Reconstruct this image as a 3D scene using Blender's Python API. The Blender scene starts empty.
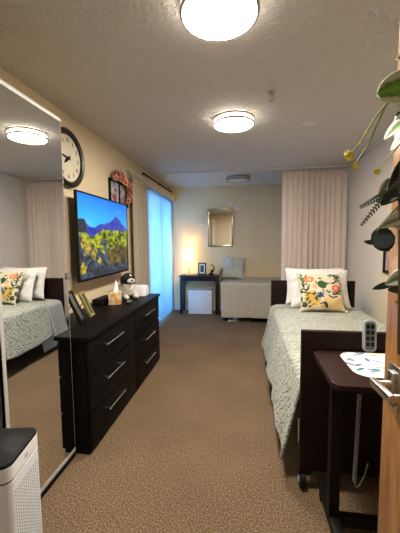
import bpy, bmesh, math, random
import numpy as np
from mathutils import Vector, Matrix
from math import sin, cos, pi, radians, sqrt, atan2

random.seed(7)
S = bpy.context.scene
COL = S.collection

# ------------------------------------------------------------------ camera
FPX = 300.0
vy = Vector((45.0, -25.5, FPX)).normalized()
dn = Vector((33.0, -(33.0 * vy.x + FPX * vy.z) / vy.y, FPX)).normalized()
up = -dn
vx = vy.cross(up)
# rows of R^T give the camera axes in room coordinates
ex = Vector((vx.x, vy.x, up.x)); ey = Vector((vx.y, vy.y, up.y)); ez = Vector((vx.z, vy.z, up.z))
M = Matrix.Identity(4)
for i in range(3):
    M[i][0] = ex[i]; M[i][1] = -ey[i]; M[i][2] = -ez[i]
M[2][3] = 1.37
cam_data = bpy.data.cameras.new('camera')
cam_data.sensor_fit = 'VERTICAL'
cam_data.sensor_height = 36.0
cam_data.lens = FPX * 36.0 / 533.0
cam_data.clip_start = 0.02
cam = bpy.data.objects.new('camera', cam_data)
COL.objects.link(cam)
cam.matrix_world = M
S.camera = cam

# ------------------------------------------------------------------ world, exposure
W = bpy.data.worlds.new('daylight'); S.world = W
W.use_nodes = True
bg = W.node_tree.nodes['Background']
bg.inputs[0].default_value = (0.125, 0.43, 1.0, 1)
bg.inputs[1].default_value = 4.2
S.view_settings.view_transform = 'Standard'
S.view_settings.look = 'None'
S.view_settings.gamma = 1.0
S.view_settings.use_curve_mapping = False
S.view_settings.exposure = 1.65
LAMP = 54.0
LAMP_SIDE = 5.0
HALL_FILL = 4.0  # strength of the added fill behind the camera
LAMP_COL = (1.0, 0.925, 0.80)
TABLE_LAMP = 1.5

# ------------------------------------------------------------------ materials
MATS = {}
def new_mat(name):
    m = bpy.data.materials.new(name); m.use_nodes = True
    nt = m.node_tree
    b = nt.nodes['Principled BSDF']
    return m, nt, b

def mat(name, col, rough=0.5, metal=0.0, var=0.06, scale=8.0, bump=0.0, bscale=60.0, coat=0.0, spec=None, stretch=None, sheen=0.0):
    """plain procedural material: noise colour variation and noise bump in object space"""
    if name in MATS: return MATS[name]
    m, nt, b = new_mat(name)
    N, L = nt.nodes, nt.links
    tc = N.new('ShaderNodeTexCoord')
    mp = N.new('ShaderNodeMapping'); L.new(tc.outputs['Object'], mp.inputs[0])
    if stretch: mp.inputs['Scale'].default_value = stretch
    nz = N.new('ShaderNodeTexNoise'); nz.inputs['Scale'].default_value = scale; nz.inputs['Detail'].default_value = 4
    L.new(mp.outputs[0], nz.inputs['Vector'])
    r = N.new('ShaderNodeValToRGB')
    c = col
    r.color_ramp.elements[0].position = 0.3; r.color_ramp.elements[1].position = 0.7
    r.color_ramp.elements[0].color = [max(0, x * (1 - var)) for x in c] + [1]
    r.color_ramp.elements[1].color = [min(1, x * (1 + var)) for x in c] + [1]
    L.new(nz.outputs[0], r.inputs[0]); L.new(r.outputs[0], b.inputs['Base Color'])
    b.inputs['Roughness'].default_value = rough
    b.inputs['Metallic'].default_value = metal
    if coat: b.inputs['Coat Weight'].default_value = coat
    if spec is not None: b.inputs['Specular IOR Level'].default_value = spec
    if sheen: b.inputs['Sheen Weight'].default_value = sheen
    if bump:
        n2 = N.new('ShaderNodeTexNoise'); n2.inputs['Scale'].default_value = bscale; n2.inputs['Detail'].default_value = 3
        L.new(mp.outputs[0], n2.inputs['Vector'])
        bp = N.new('ShaderNodeBump'); bp.inputs['Strength'].default_value = bump; bp.inputs['Distance'].default_value = 0.01
        L.new(n2.outputs[0], bp.inputs['Height']); L.new(bp.outputs[0], b.inputs['Normal'])
    MATS[name] = m
    return m

def emit_mat(name, col, strength):
    m, nt, b = new_mat(name)
    b.inputs['Base Color'].default_value = (*col, 1)
    b.inputs['Emission Color'].default_value = (*col, 1)
    b.inputs['Emission Strength'].default_value = strength
    b.inputs['Roughness'].default_value = 0.5
    return m

def attr_mat(name, rough=0.6, emission=0.0, bump=0.0, coat=0.0):
    m, nt, b = new_mat(name)
    N, L = nt.nodes, nt.links
    a = N.new('ShaderNodeAttribute'); a.attribute_name = 'Col'
    if emission: b.inputs['Base Color'].default_value = (0.01, 0.01, 0.012, 1)
    else: L.new(a.outputs['Color'], b.inputs['Base Color'])
    b.inputs['Roughness'].default_value = rough
    if emission:
        L.new(a.outputs['Color'], b.inputs['Emission Color'])
        b.inputs['Emission Strength'].default_value = emission
    if coat: b.inputs['Coat Weight'].default_value = coat
    if bump:
        n2 = N.new('ShaderNodeTexNoise'); n2.inputs['Scale'].default_value = 120
        bp = N.new('ShaderNodeBump'); bp.inputs['Strength'].default_value = bump; bp.inputs['Distance'].default_value = 0.01
        L.new(n2.outputs[0], bp.inputs['Height']); L.new(bp.outputs[0], b.inputs['Normal'])
    return m

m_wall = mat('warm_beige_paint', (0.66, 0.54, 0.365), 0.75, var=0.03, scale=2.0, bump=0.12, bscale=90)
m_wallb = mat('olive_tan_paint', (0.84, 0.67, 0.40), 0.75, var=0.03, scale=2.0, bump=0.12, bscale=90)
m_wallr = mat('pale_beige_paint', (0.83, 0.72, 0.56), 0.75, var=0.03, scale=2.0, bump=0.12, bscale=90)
m_black = mat('black_satin_veneer', (0.0042, 0.0036, 0.0035), 0.5, var=0.2, scale=20, spec=0.08)
m_blackp = mat('black_plastic', (0.006, 0.006, 0.0065), 0.55, var=0.15, spec=0.15)
m_chrome = mat('brushed_steel', (0.72, 0.71, 0.69), 0.25, 1.0, var=0.05)
m_nickel = mat('satin_nickel', (0.50, 0.46, 0.41), 0.32, 1.0, var=0.05)
m_ring = mat('dull_nickel_ring', (0.27, 0.24, 0.21), 0.5, 0.3, var=0.05)
m_rail = mat('pale_satin_rail', (0.55, 0.54, 0.52), 0.45, 0.2, var=0.04)
m_white = mat('white_plastic', (0.80, 0.81, 0.83), 0.4, var=0.03)
m_whitep = mat('white_paint', (0.72, 0.69, 0.63), 0.5, var=0.03)
m_dark = mat('dark_metal', (0.004, 0.0035, 0.0035), 0.55, 0.0, var=0.1, spec=0.2)
m_mahog = mat('dark_mahogany_laminate', (0.022, 0.007, 0.0058), 0.36, var=0.35, scale=6, stretch=(1, 12, 12), spec=0.3)
m_brownwood = mat('dark_brown_bed_board', (0.011, 0.0045, 0.0035), 0.5, var=0.3, scale=5, stretch=(1, 14, 14), spec=0.15)
m_sage = mat('plain_sage_cotton', (0.38, 0.385, 0.33), 0.9, var=0.06, bump=0.25, bscale=160, sheen=0.2)
m_sheet = mat('pale_blue_sheet', (0.62, 0.65, 0.70), 0.9, var=0.04, bump=0.1)
m_sham = mat('white_cotton_sham', (0.74, 0.71, 0.68), 0.9, var=0.06, scale=12, bump=0.4, bscale=35)
m_grey = mat('grey_plastic', (0.30, 0.33, 0.33), 0.45, var=0.05)
m_cord = mat('grey_cord', (0.27, 0.28, 0.25), 0.5, var=0.05)
m_gold = mat('gilt_wood', (0.30, 0.24, 0.07), 0.4, 0.3, var=0.2, scale=30)
m_tan = mat('tan_print', (0.42, 0.26, 0.13), 0.5, var=0.5, scale=22)
m_darkprint = mat('dark_photo_print', (0.05, 0.055, 0.05), 0.3, var=0.9, scale=25)
m_stem = mat('pale_green_stem', (0.30, 0.34, 0.12), 0.6, var=0.15)
m_brownstem = mat('brown_twig', (0.10, 0.07, 0.035), 0.7, var=0.2)
m_yellow = mat('yellow_petal', (0.80, 0.66, 0.05), 0.6, var=0.15, scale=40)
m_coral = mat('coral_petal', (0.72, 0.30, 0.21), 0.7, var=0.25, scale=40)
m_darkleaf = mat('dark_green_leaf', (0.012, 0.024, 0.010), 0.4, var=0.3, scale=30)
m_oliveleaf = mat('olive_leaf', (0.05, 0.055, 0.025), 0.6, var=0.3, scale=30)
m_greyleaf = mat('grey_green_sprig', (0.13, 0.17, 0.11), 0.6, var=0.2, scale=30)

def ceiling_mat():
    m, nt, b = new_mat('knockdown_ceiling_plaster')
    N, L = nt.nodes, nt.links
    tc = N.new('ShaderNodeTexCoord')
    n = N.new('ShaderNodeTexNoise'); n.inputs['Scale'].default_value = 42; n.inputs['Detail'].default_value = 5; n.inputs['Roughness'].default_value = 0.6
    L.new(tc.outputs['Object'], n.inputs['Vector'])
    r = N.new('ShaderNodeValToRGB'); r.color_ramp.elements[0].position = 0.42; r.color_ramp.elements[1].position = 0.62
    L.new(n.outputs[0], r.inputs[0])
    bp = N.new('ShaderNodeBump'); bp.inputs['Strength'].default_value = 1.0; bp.inputs['Distance'].default_value = 0.007
    L.new(r.outputs[0], bp.inputs['Height']); L.new(bp.outputs[0], b.inputs['Normal'])
    b.inputs['Base Color'].default_value = (0.68, 0.64, 0.59, 1)
    b.inputs['Roughness'].default_value = 0.9
    return m
m_ceil = ceiling_mat()

def carpet_mat():
    m, nt, b = new_mat('brown_loop_carpet')
    N, L = nt.nodes, nt.links
    tc = N.new('ShaderNodeTexCoord')
    n = N.new('ShaderNodeTexNoise'); n.inputs['Scale'].default_value = 120; n.inputs['Detail'].default_value = 6; n.inputs['Roughness'].default_value = 0.9
    L.new(tc.outputs['Object'], n.inputs['Vector'])
    r = N.new('ShaderNodeValToRGB')
    e = r.color_ramp.elements
    e[0].position = 0.40; e[0].color = (0.030, 0.019, 0.011, 1)
    e[1].position = 0.60; e[1].color = (0.36, 0.247, 0.150, 1)
    k = e.new(0.5); k.color = (0.142, 0.093, 0.054, 1)
    L.new(n.outputs[0], r.inputs[0])
    big = N.new('ShaderNodeTexNoise'); big.inputs['Scale'].default_value = 2.2; big.inputs['Detail'].default_value = 3
    L.new(tc.outputs['Object'], big.inputs['Vector'])
    hs = N.new('ShaderNodeMapRange'); hs.inputs[1].default_value = 0.3; hs.inputs[2].default_value = 0.7; hs.inputs[3].default_value = 0.88; hs.inputs[4].default_value = 1.1
    L.new(big.outputs[0], hs.inputs[0])
    mx = N.new('ShaderNodeMix'); mx.data_type = 'RGBA'; mx.blend_type = 'MULTIPLY'; mx.inputs[0].default_value = 1
    L.new(r.outputs[0], mx.inputs[6]); L.new(hs.outputs[0], mx.inputs[7])
    L.new(mx.outputs[2], b.inputs['Base Color'])
    b.inputs['Roughness'].default_value = 0.95
    b.inputs['Specular IOR Level'].default_value = 0.15
    bp = N.new('ShaderNodeBump'); bp.inputs['Strength'].default_value = 0.5; bp.inputs['Distance'].default_value = 0.006
    L.new(n.outputs[0], bp.inputs['Height']); L.new(bp.outputs[0], b.inputs['Normal'])
    return m
m_carpet = carpet_mat()

def quilt_mat():
    m, nt, b = new_mat('sage_stitched_quilt')
    N, L = nt.nodes, nt.links
    uv = N.new('ShaderNodeTexCoord')
    # herringbone of stitched leaf shapes: warped wave lines crossed by cell edges
    v = N.new('ShaderNodeTexVoronoi'); v.feature = 'DISTANCE_TO_EDGE'; v.inputs['Scale'].default_value = 19; v.inputs['Randomness'].default_value = 0.55
    mp = N.new('ShaderNodeMapping'); mp.inputs['Scale'].default_value = (1.0, 1.7, 1); mp.inputs['Rotation'].default_value = (0, 0, 0.7)
    L.new(uv.outputs['UV'], mp.inputs[0]); L.new(mp.outputs[0], v.inputs['Vector'])
    r = N.new('ShaderNodeValToRGB'); r.color_ramp.elements[0].position = 0.02; r.color_ramp.elements[1].position = 0.16
    L.new(v.outputs['Distance'], r.inputs[0])
    c = N.new('ShaderNodeValToRGB')
    c.color_ramp.elements[0].color = (0.27, 0.285, 0.245, 1); c.color_ramp.elements[1].color = (0.45, 0.465, 0.395, 1)
    L.new(r.outputs[0], c.inputs[0]); L.new(c.outputs[0], b.inputs['Base Color'])
    bp = N.new('ShaderNodeBump'); bp.inputs['Strength'].default_value = 0.7; bp.inputs['Distance'].default_value = 0.012
    L.new(r.outputs[0], bp.inputs['Height']); L.new(bp.outputs[0], b.inputs['Normal'])
    b.inputs['Roughness'].default_value = 0.85
    b.inputs['Sheen Weight'].default_value = 0.15
    return m
m_quilt = quilt_mat()

def cloth_mat(name, col, trans=0.25):
    m, nt, b = new_mat(name)
    N, L = nt.nodes, nt.links
    tc = N.new('ShaderNodeTexCoord')
    mp = N.new('ShaderNodeMapping'); mp.inputs['Scale'].default_value = (60, 60, 3); L.new(tc.outputs['Object'], mp.inputs[0])
    n = N.new('ShaderNodeTexNoise'); n.inputs['Scale'].default_value = 3; L.new(mp.outputs[0], n.inputs['Vector'])
    r = N.new('ShaderNodeValToRGB')
    r.color_ramp.elements[0].color = [x * 0.9 for x in col] + [1]; r.color_ramp.elements[1].color = [x * 1.08 for x in col] + [1]
    L.new(n.outputs[0], r.inputs[0]); L.new(r.outputs[0], b.inputs['Base Color'])
    b.inputs['Roughness'].default_value = 0.85
    t = N.new('ShaderNodeBsdfTranslucent'); L.new(r.outputs[0], t.inputs[0])
    mx = N.new('ShaderNodeMixShader'); mx.inputs[0].default_value = trans
    L.new(b.outputs[0], mx.inputs[1]); L.new(t.outputs[0], mx.inputs[2])
    L.new(mx.outputs[0], N['Material Output'].inputs[0])
    return m
m_curtain = cloth_mat('greige_curtain_cloth', (0.84, 0.725, 0.655), 0.10)
m_tancurtain = cloth_mat('taupe_curtain_cloth', (0.48, 0.40, 0.32), 0.15)
m_blind = cloth_mat('white_vinyl_blind', (0.80, 0.80, 0.78), 0.65)
m_cellular = mat('cream_valance', (0.62, 0.52, 0.38), 0.6, var=0.03)

def glass_mat():
    m, nt, b = new_mat('window_glass')
    N, L = nt.nodes, nt.links
    t = N.new('ShaderNodeBsdfTransparent'); t.inputs[0].default_value = (0.93, 0.97, 1, 1)
    g = N.new('ShaderNodeBsdfGlossy'); g.inputs['Roughness'].default_value = 0.02
    mx = N.new('ShaderNodeMixShader'); mx.inputs[0].default_value = 0.06
    L.new(t.outputs[0], mx.inputs[1]); L.new(g.outputs[0], mx.inputs[2]); L.new(mx.outputs[0], N['Material Output'].inputs[0])
    return m
m_glass = glass_mat()

def mirror_mat():
    m, nt, b = new_mat('mirror_silvering')
    b.inputs['Base Color'].default_value = (0.86, 0.88, 0.87, 1); b.inputs['Metallic'].default_value = 1; b.inputs['Roughness'].default_value = 0.012
    return m
m_mirror = mirror_mat()

def wood_mat():
    m, nt, b = new_mat('honey_oak_door')
    N, L = nt.nodes, nt.links
    tc = N.new('ShaderNodeTexCoord'); mp = N.new('ShaderNodeMapping'); mp.inputs['Scale'].default_value = (14, 14, 1.3)
    L.new(tc.outputs['Object'], mp.inputs[0])
    n = N.new('ShaderNodeTexNoise'); n.inputs['Scale'].default_value = 3.2; n.inputs['Detail'].default_value = 6; n.inputs['Distortion'].default_value = 1.2
    L.new(mp.outputs[0], n.inputs['Vector'])
    r = N.new('ShaderNodeValToRGB'); r.color_ramp.elements[0].position = 0.3; r.color_ramp.elements[1].position = 0.7
    r.color_ramp.elements[0].color = (0.19, 0.075, 0.022, 1); r.color_ramp.elements[1].color = (0.46, 0.21, 0.062, 1)
    L.new(n.outputs[0], r.inputs[0]); L.new(r.outputs[0], b.inputs['Base Color'])
    b.inputs['Roughness'].default_value = 0.3; b.inputs['Coat Weight'].default_value = 0.3
    return m
m_door = wood_mat()

def purifier_mat():
    """white casing with rows of small dark slots on the side walls (object space)"""
    m, nt, b = new_mat('perforated_white_casing')
    N, L = nt.nodes, nt.links
    tc = N.new('ShaderNodeTexCoord'); sp = N.new('ShaderNodeSeparateXYZ'); L.new(tc.outputs['Object'], sp.inputs[0])
    def mth(op, a, bb=None):
        n = N.new('ShaderNodeMath'); n.operation = op
        for i, x in enumerate((a, bb)):
            if x is None: continue
            if isinstance(x, (int, float)): n.inputs[i].default_value = x
            else: L.new(x, n.inputs[i])
        return n.outputs[0]
    y = sp.outputs[1]; z = sp.outputs[2]
    d1 = mth('LESS_THAN', mth('FRACT', mth('ADD', mth('MULTIPLY', y, 75.0), 100.0)), 0.66)
    d2 = mth('LESS_THAN', mth('FRACT', mth('MULTIPLY', z, 80.0)), 0.36)
    lim = mth('MULTIPLY', mth('LESS_THAN', z, 0.545), mth('GREATER_THAN', z, 0.06))
    lim2 = mth('LESS_THAN', mth('ABSOLUTE', y), 0.078)
    k = mth('MULTIPLY', mth('MULTIPLY', d1, d2), mth('MULTIPLY', lim, lim2))
    mx = N.new('ShaderNodeMix'); mx.data_type = 'RGBA'
    mx.inputs[6].default_value = (0.76, 0.80, 0.87, 1); mx.inputs[7].default_value = (0.16, 0.16, 0.16, 1)
    L.new(k, mx.inputs[0]); L.new(mx.outputs[2], b.inputs['Base Color'])
    b.inputs['Roughness'].default_value = 0.45
    return m
m_perf = purifier_mat()

def leaf_mat(name, centre, edge, lim=0.55):
    m, nt, b = new_mat(name)
    N, L = nt.nodes, nt.links
    tc = N.new('ShaderNodeTexCoord'); sp = N.new('ShaderNodeSeparateXYZ'); L.new(tc.outputs['UV'], sp.inputs[0])
    a = N.new('ShaderNodeMath'); a.operation = 'ABSOLUTE'; L.new(sp.outputs[0], a.inputs[0])
    nz = N.new('ShaderNodeTexNoise'); nz.inputs['Scale'].default_value = 70; L.new(tc.outputs['Object'], nz.inputs['Vector'])
    ad = N.new('ShaderNodeMath'); ad.operation = 'MULTIPLY_ADD'; ad.inputs[1].default_value = 0.7; L.new(nz.outputs[0], ad.inputs[0]); L.new(a.outputs[0], ad.inputs[2])
    r = N.new('ShaderNodeValToRGB'); r.color_ramp.elements[0].position = lim + 0.25; r.color_ramp.elements[1].position = min(1, lim + 0.42)
    r.color_ramp.elements[0].color = (*centre, 1); r.color_ramp.elements[1].color = (*edge, 1)
    e = r.color_ramp.elements.new(0.36); e.color = (*[min(1, c * 2.0) for c in centre], 1)
    L.new(ad.outputs[0], r.inputs[0]); L.new(r.outputs[0], b.inputs['Base Color'])
    b.inputs['Roughness'].default_value = 0.5
    return m
m_varleaf = leaf_mat('variegated_leaf', (0.09, 0.22, 0.03), (0.55, 0.58, 0.42))
m_creamleaf = leaf_mat('cream_edged_leaf', (0.10, 0.15, 0.05), (0.52, 0.50, 0.36), 0.35)

m_lit = emit_mat('lit_diffuser', LAMP_COL, LAMP)
m_litside = emit_mat('lit_diffuser_band', LAMP_COL, LAMP_SIDE)
m_hall_fill = emit_mat('corridor_fill_emitter', (0.86, 0.93, 1.0), HALL_FILL)
m_shade = emit_mat('lit_lamp_shade', (1.0, 0.80, 0.48), TABLE_LAMP)
m_unlit = mat('frosted_diffuser', (0.55, 0.54, 0.52), 0.4, var=0.03)

# ------------------------------------------------------------------ mesh helpers
class MB:
    def __init__(self): self.bm = bmesh.new()
    def box(self, x0, x1, y0, y1, z0, z1, bevel=0.0, seg=2):
        r = bmesh.ops.create_cube(self.bm, size=1.0)
        vs = r['verts']
        bmesh.ops.scale(self.bm, verts=vs, vec=(x1 - x0, y1 - y0, z1 - z0))
        bmesh.ops.translate(self.bm, verts=vs, vec=((x0 + x1) / 2, (y0 + y1) / 2, (z0 + z1) / 2))
        if bevel:
            es = list({e for v in vs for e in v.link_edges})
            bmesh.ops.bevel(self.bm, geom=es, offset=bevel, segments=seg, affect='EDGES', profile=0.6)
        return self
    def rbox(self, x0, x1, y0, y1, z0, z1, r, n=6, bev=0.0):
        """box with rounded vertical corners"""
        pts = []
        for cx, cy, a0 in ((x1 - r, y1 - r, 0), (x0 + r, y1 - r, pi / 2), (x0 + r, y0 + r, pi), (x1 - r, y0 + r, 1.5 * pi)):
            for k in range(n + 1):
                a = a0 + pi / 2 * k / n
                pts.append((cx + r * cos(a), cy + r * sin(a)))
        self.prism(pts, z0, z1, bev)
        return self
    def prism(self, pts, z0, z1, bev=0.0):
        lo = [self.bm.verts.new((x, y, z0)) for x, y in pts]
        hi = [self.bm.verts.new((x, y, z1)) for x, y in pts]
        n = len(pts)
        self.bm.faces.new(lo[::-1]); top = self.bm.faces.new(hi)
        for i in range(n):
            self.bm.faces.new((lo[i], lo[(i + 1) % n], hi[(i + 1) % n], hi[i]))
        if bev:
            bmesh.ops.bevel(self.bm, geom=list(top.edges), offset=bev, segments=2, affect='EDGES', profile=0.6)
        return self
    def lathe(self, prof, c=(0, 0, 0), n=40, axis='z', caps=True):
        """prof: list of (r, h)"""
        rings = []
        for r, h in prof:
            ring = []
            for k in range(n):
                a = 2 * pi * k / n
                p = (r * cos(a), r * sin(a), h)
                if axis == 'x': p = (h, r * cos(a), r * sin(a))
                elif axis == 'y': p = (r * cos(a), h, r * sin(a))
                ring.append(self.bm.verts.new((p[0] + c[0], p[1] + c[1], p[2] + c[2])))
            rings.append(ring)
        for a, b in zip(rings, rings[1:]):
            for k in range(n):
                self.bm.faces.new((a[k], a[(k + 1) % n], b[(k + 1) % n], b[k]))
        if caps:
            for ring in (rings[0], rings[-1]):
                try: self.bm.faces.new(ring)
                except ValueError: pass
        return self
    def tube(self, pts, r, n=8, r2=None):
        pts = [Vector(p) for p in pts]
        rings = []
        nrm = None
        for i, p in enumerate(pts):
            t = (pts[min(i + 1, len(pts) - 1)] - pts[max(i - 1, 0)]).normalized()
            if nrm is None:
                nrm = t.orthogonal().normalized()
            else:
                nrm = (nrm - t * nrm.dot(t)).normalized()
            bn = t.cross(nrm)
            rr = r if r2 is None else r + (r2 - r) * i / (len(pts) - 1)
            rings.append([self.bm.verts.new(p + (nrm * cos(2 * pi * k / n) + bn * sin(2 * pi * k / n)) * rr) for k in range(n)])
        for a, b in zip(rings, rings[1:]):
            for k in range(n):
                self.bm.faces.new((a[k], a[(k + 1) % n], b[(k + 1) % n], b[k]))
        self.bm.faces.new(rings[0][::-1]); self.bm.faces.new(rings[-1])
        return self
    def ball(self, c, r, sc=(1, 1, 1), sub=2):
        res = bmesh.ops.create_icosphere(self.bm, subdivisions=sub, radius=r)
        bmesh.ops.scale(self.bm, verts=res['verts'], vec=sc)
        bmesh.ops.translate(self.bm, verts=res['verts'], vec=c)
        return self
    def grid(self, fn, nu, nv, uvfn=None, closed_u=False):
        vs = [[self.bm.verts.new(fn(i / nu, j / nv)) for j in range(nv + 1)] for i in range(nu + 1)]
        lay = self.bm.loops.layers.uv.verify()
        for i in range(nu):
            for j in range(nv):
                f = self.bm.faces.new((vs[i][j], vs[i + 1][j], vs[i + 1][j + 1], vs[i][j + 1]))
                for lp, (a, b) in zip(f.loops, ((i, j), (i + 1, j), (i + 1, j + 1), (i, j + 1))):
                    lp[lay].uv = uvfn(a / nu, b / nv) if uvfn else (a / nu, b / nv)
        return self
    def xform(self, mtx):
        bmesh.ops.transform(self.bm, matrix=mtx, verts=self.bm.verts[:]); return self
    def build(self, name, m, parent=None, smooth=True, weld=0.0, solid=0.0, off=-1):
        if weld: bmesh.ops.remove_doubles(self.bm, verts=self.bm.verts[:], dist=weld)
        bmesh.ops.recalc_face_normals(self.bm, faces=self.bm.faces[:])
        me = bpy.data.meshes.new(name)
        self.bm.to_mesh(me); self.bm.free()
        if smooth:
            me.polygons.foreach_set('use_smooth', [True] * len(me.polygons))
            try: me.set_sharp_from_angle(angle=radians(38))
            except Exception: pass
        me.materials.append(m)
        o = bpy.data.objects.new(name, me); COL.objects.link(o)
        if parent: o.parent = parent
        if solid:
            s = o.modifiers.new('thickness', 'SOLIDIFY'); s.thickness = solid; s.offset = off
        return o

def tag(o, label, cat, group=None, kind=None):
    o['label'] = label; o['category'] = cat
    if group: o['group'] = group
    if kind: o['kind'] = kind
    return o
def thing(name, label, cat, loc=(0, 0, 0), rz=0.0, group=None):
    o = bpy.data.objects.new(name, None); COL.objects.link(o)
    o.empty_display_size = 0.05
    o.location = loc; o.rotation_euler = (0, 0, rz)
    return tag(o, label, cat, group)
def struct(o):
    o['kind'] = 'structure'; return o
def copy_thing(src, loc, label=None):
    r = src.copy(); COL.objects.link(r); r.location = loc
    if label: r['label'] = label
    for ch in list(src.children):
        c = ch.copy(); COL.objects.link(c); c.parent = r
        for g in ch.children:
            d = g.copy(); COL.objects.link(d); d.parent = c
    return r
def set_cols(o, cols):
    """per-vertex surface print"""
    me = o.data
    a = me.color_attributes.new('Col', 'FLOAT_COLOR', 'POINT')
    flat = np.ones((len(me.vertices), 4), np.float32); flat[:, :3] = cols
    a.data.foreach_set('color', flat.ravel())
def lin(c):
    c = np.asarray(c, float) / 255.0
    return np.where(c <= 0.04045, c / 12.92, ((c + 0.055) / 1.055) ** 2.4)
def vnoise(x, y, seed=0):
    """value noise on numpy arrays"""
    xi = np.floor(x).astype(int); yi = np.floor(y).astype(int)
    fx = x - xi; fy = y - yi
    fx = fx * fx * (3 - 2 * fx); fy = fy * fy * (3 - 2 * fy)
    def h(a, b):
        n = (a * 374761393 + b * 668265263 + seed * 982451653) & 0x7fffffff
        n = ((n ^ (n >> 13)) * 1274126177) & 0x7fffffff
        return ((n ^ (n >> 16)) & 0xffff) / 65535.0
    return (h(xi, yi) * (1 - fx) + h(xi + 1, yi) * fx) * (1 - fy) + (h(xi, yi + 1) * (1 - fx) + h(xi + 1, yi + 1) * fx) * fy
def fbm(x, y, seed=0, o=4):
    t = 0; a = 0.5
    for k in range(o):
        t = t + a * vnoise(x * 2 ** k, y * 2 ** k, seed + k); a *= 0.5
    return t

# ------------------------------------------------------------------ room dimensions
XL, XR, YB, YF, ZC = -1.45, 1.48, 5.84, -0.12, 2.42
WT = 0.10
WIN0, WIN1, WINT = 4.26, 5.72, 2.16     # sliding patio door in the left wall
DR0, DR1, DRT = -0.50, 0.46, 2.06       # doorway in the front wall
HY = -1.7                               # far side of the corridor behind the doorway

# ------------------------------------------------------------------ structure
struct(MB().box(-2.2, 2.2, HY - WT, YB + WT, -0.1, 0.0).build('floor', m_carpet, smooth=False))
struct(MB().box(-2.2, 2.2, HY - WT, YB + WT, ZC, ZC + 0.1).build('ceiling', m_ceil, smooth=False))
w = MB()
w.box(XL - WT, XL, YF - WT, WIN0, 0, ZC); w.box(XL - WT, XL, WIN1, YB + WT, 0, ZC); w.box(XL - WT, XL, WIN0, WIN1, WINT, ZC)
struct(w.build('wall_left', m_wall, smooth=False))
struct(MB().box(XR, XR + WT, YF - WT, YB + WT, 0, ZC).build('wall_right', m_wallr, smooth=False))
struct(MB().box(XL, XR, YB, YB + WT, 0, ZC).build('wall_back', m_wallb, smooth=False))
w = MB()
w.box(XL, DR0, YF - WT, YF, 0, ZC); w.box(DR1, XR, YF - WT, YF, 0, ZC); w.box(DR0, DR1, YF - WT, YF, DRT, ZC)
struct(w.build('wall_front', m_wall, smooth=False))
w = MB()
w.box(-2.2, 2.2, HY - WT, HY, 0, ZC); w.box(-2.2, -2.1, HY, YF - WT, 0, ZC); w.box(2.1, 2.2, HY, YF - WT, 0, ZC)
w.box(-2.1, XL - WT, YF - WT, YF, 0, ZC); w.box(XR + WT, 2.1, YF - WT, YF, 0, ZC)
struct(w.build('wall_corridor', m_wall, smooth=False))
# baseboards
struct(MB().box(XL, XR, YB - 0.014, YB, 0, 0.10, 0.004).build('baseboard_back', m_whitep))
struct(MB().box(XL, XL + 0.014, 3.3, WIN0 - 0.02, 0, 0.10, 0.004).build('baseboard_left', m_whitep))
struct(MB().box(XR - 0.014, XR, 0.0, YB - 0.02, 0, 0.10, 0.004).build('baseboard_right', m_whitep))
# doorway casing
w = MB()
w.box(DR0 - 0.06, DR0, YF, YF + 0.02, 0, DRT + 0.06, 0.004); w.box(DR1, DR1 + 0.06, YF, YF + 0.02, 0, DRT + 0.06, 0.004)
w.box(DR0, DR1, YF, YF + 0.02, DRT, DRT + 0.06, 0.004)
struct(w.build('trim_1', m_whitep))
# sliding glass patio door behind the blinds
win = struct(MB().box(XL - 0.07, XL - 0.02, WIN0, WIN0 + 0.05, 0, WINT).box(XL - 0.07, XL - 0.02, WIN1 - 0.05, WIN1, 0, WINT)
             .box(XL - 0.07, XL - 0.02, WIN0 + 0.05, WIN1 - 0.05, 0, 0.05).box(XL - 0.07, XL - 0.02, WIN0 + 0.05, WIN1 - 0.05, WINT - 0.05, WINT)
             .box(XL - 0.065, XL - 0.025, 4.965, 5.015, 0.05, WINT - 0.05).build('window_1', m_whitep, smooth=False))
for a, b in ((WIN0 + 0.05, 4.965), (5.015, WIN1 - 0.05)):
    MB().box(XL - 0.05, XL - 0.044, a, b, 0.05, WINT - 0.05).build('window_pane', m_glass, win, smooth=False)

# open oak entrance door on the right, folded back into the room
DX, DY = 0.378, 0.86
ang = atan2(0.045, 0.93)
door = MB().box(0, 0.042, -0.93, 0, 0.012, 2.03, 0.002).build('door_1', m_door)
door.location = (DX, DY, 0); door.rotation_euler = (0, 0, ang)
struct(door)
MB().box(-0.002, 0.0, -0.075, -0.028, 0.93, 1.05, 0.0008).box(-0.0135, -0.002, -0.066, -0.037, 0.945, 1.035, 0.004).build('escutcheon', m_chrome, door)
lv = MB()
lv.tube([(-0.002, -0.052, 1.0), (-0.046, -0.052, 1.0)], 0.009, 14)
lv.box(-0.055, -0.040, -0.135, -0.038, 0.989, 1.011, 0.004, 3)
lv.box(-0.040, -0.012, -0.135, -0.122, 0.989, 1.011, 0.004, 3)
lv.build('lever_handle', m_chrome, door)
MB().box(0.006, 0.036, 0.0, 0.0025, 0.94, 1.06, 0.0008).build('latch_plate', m_chrome, door)

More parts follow.
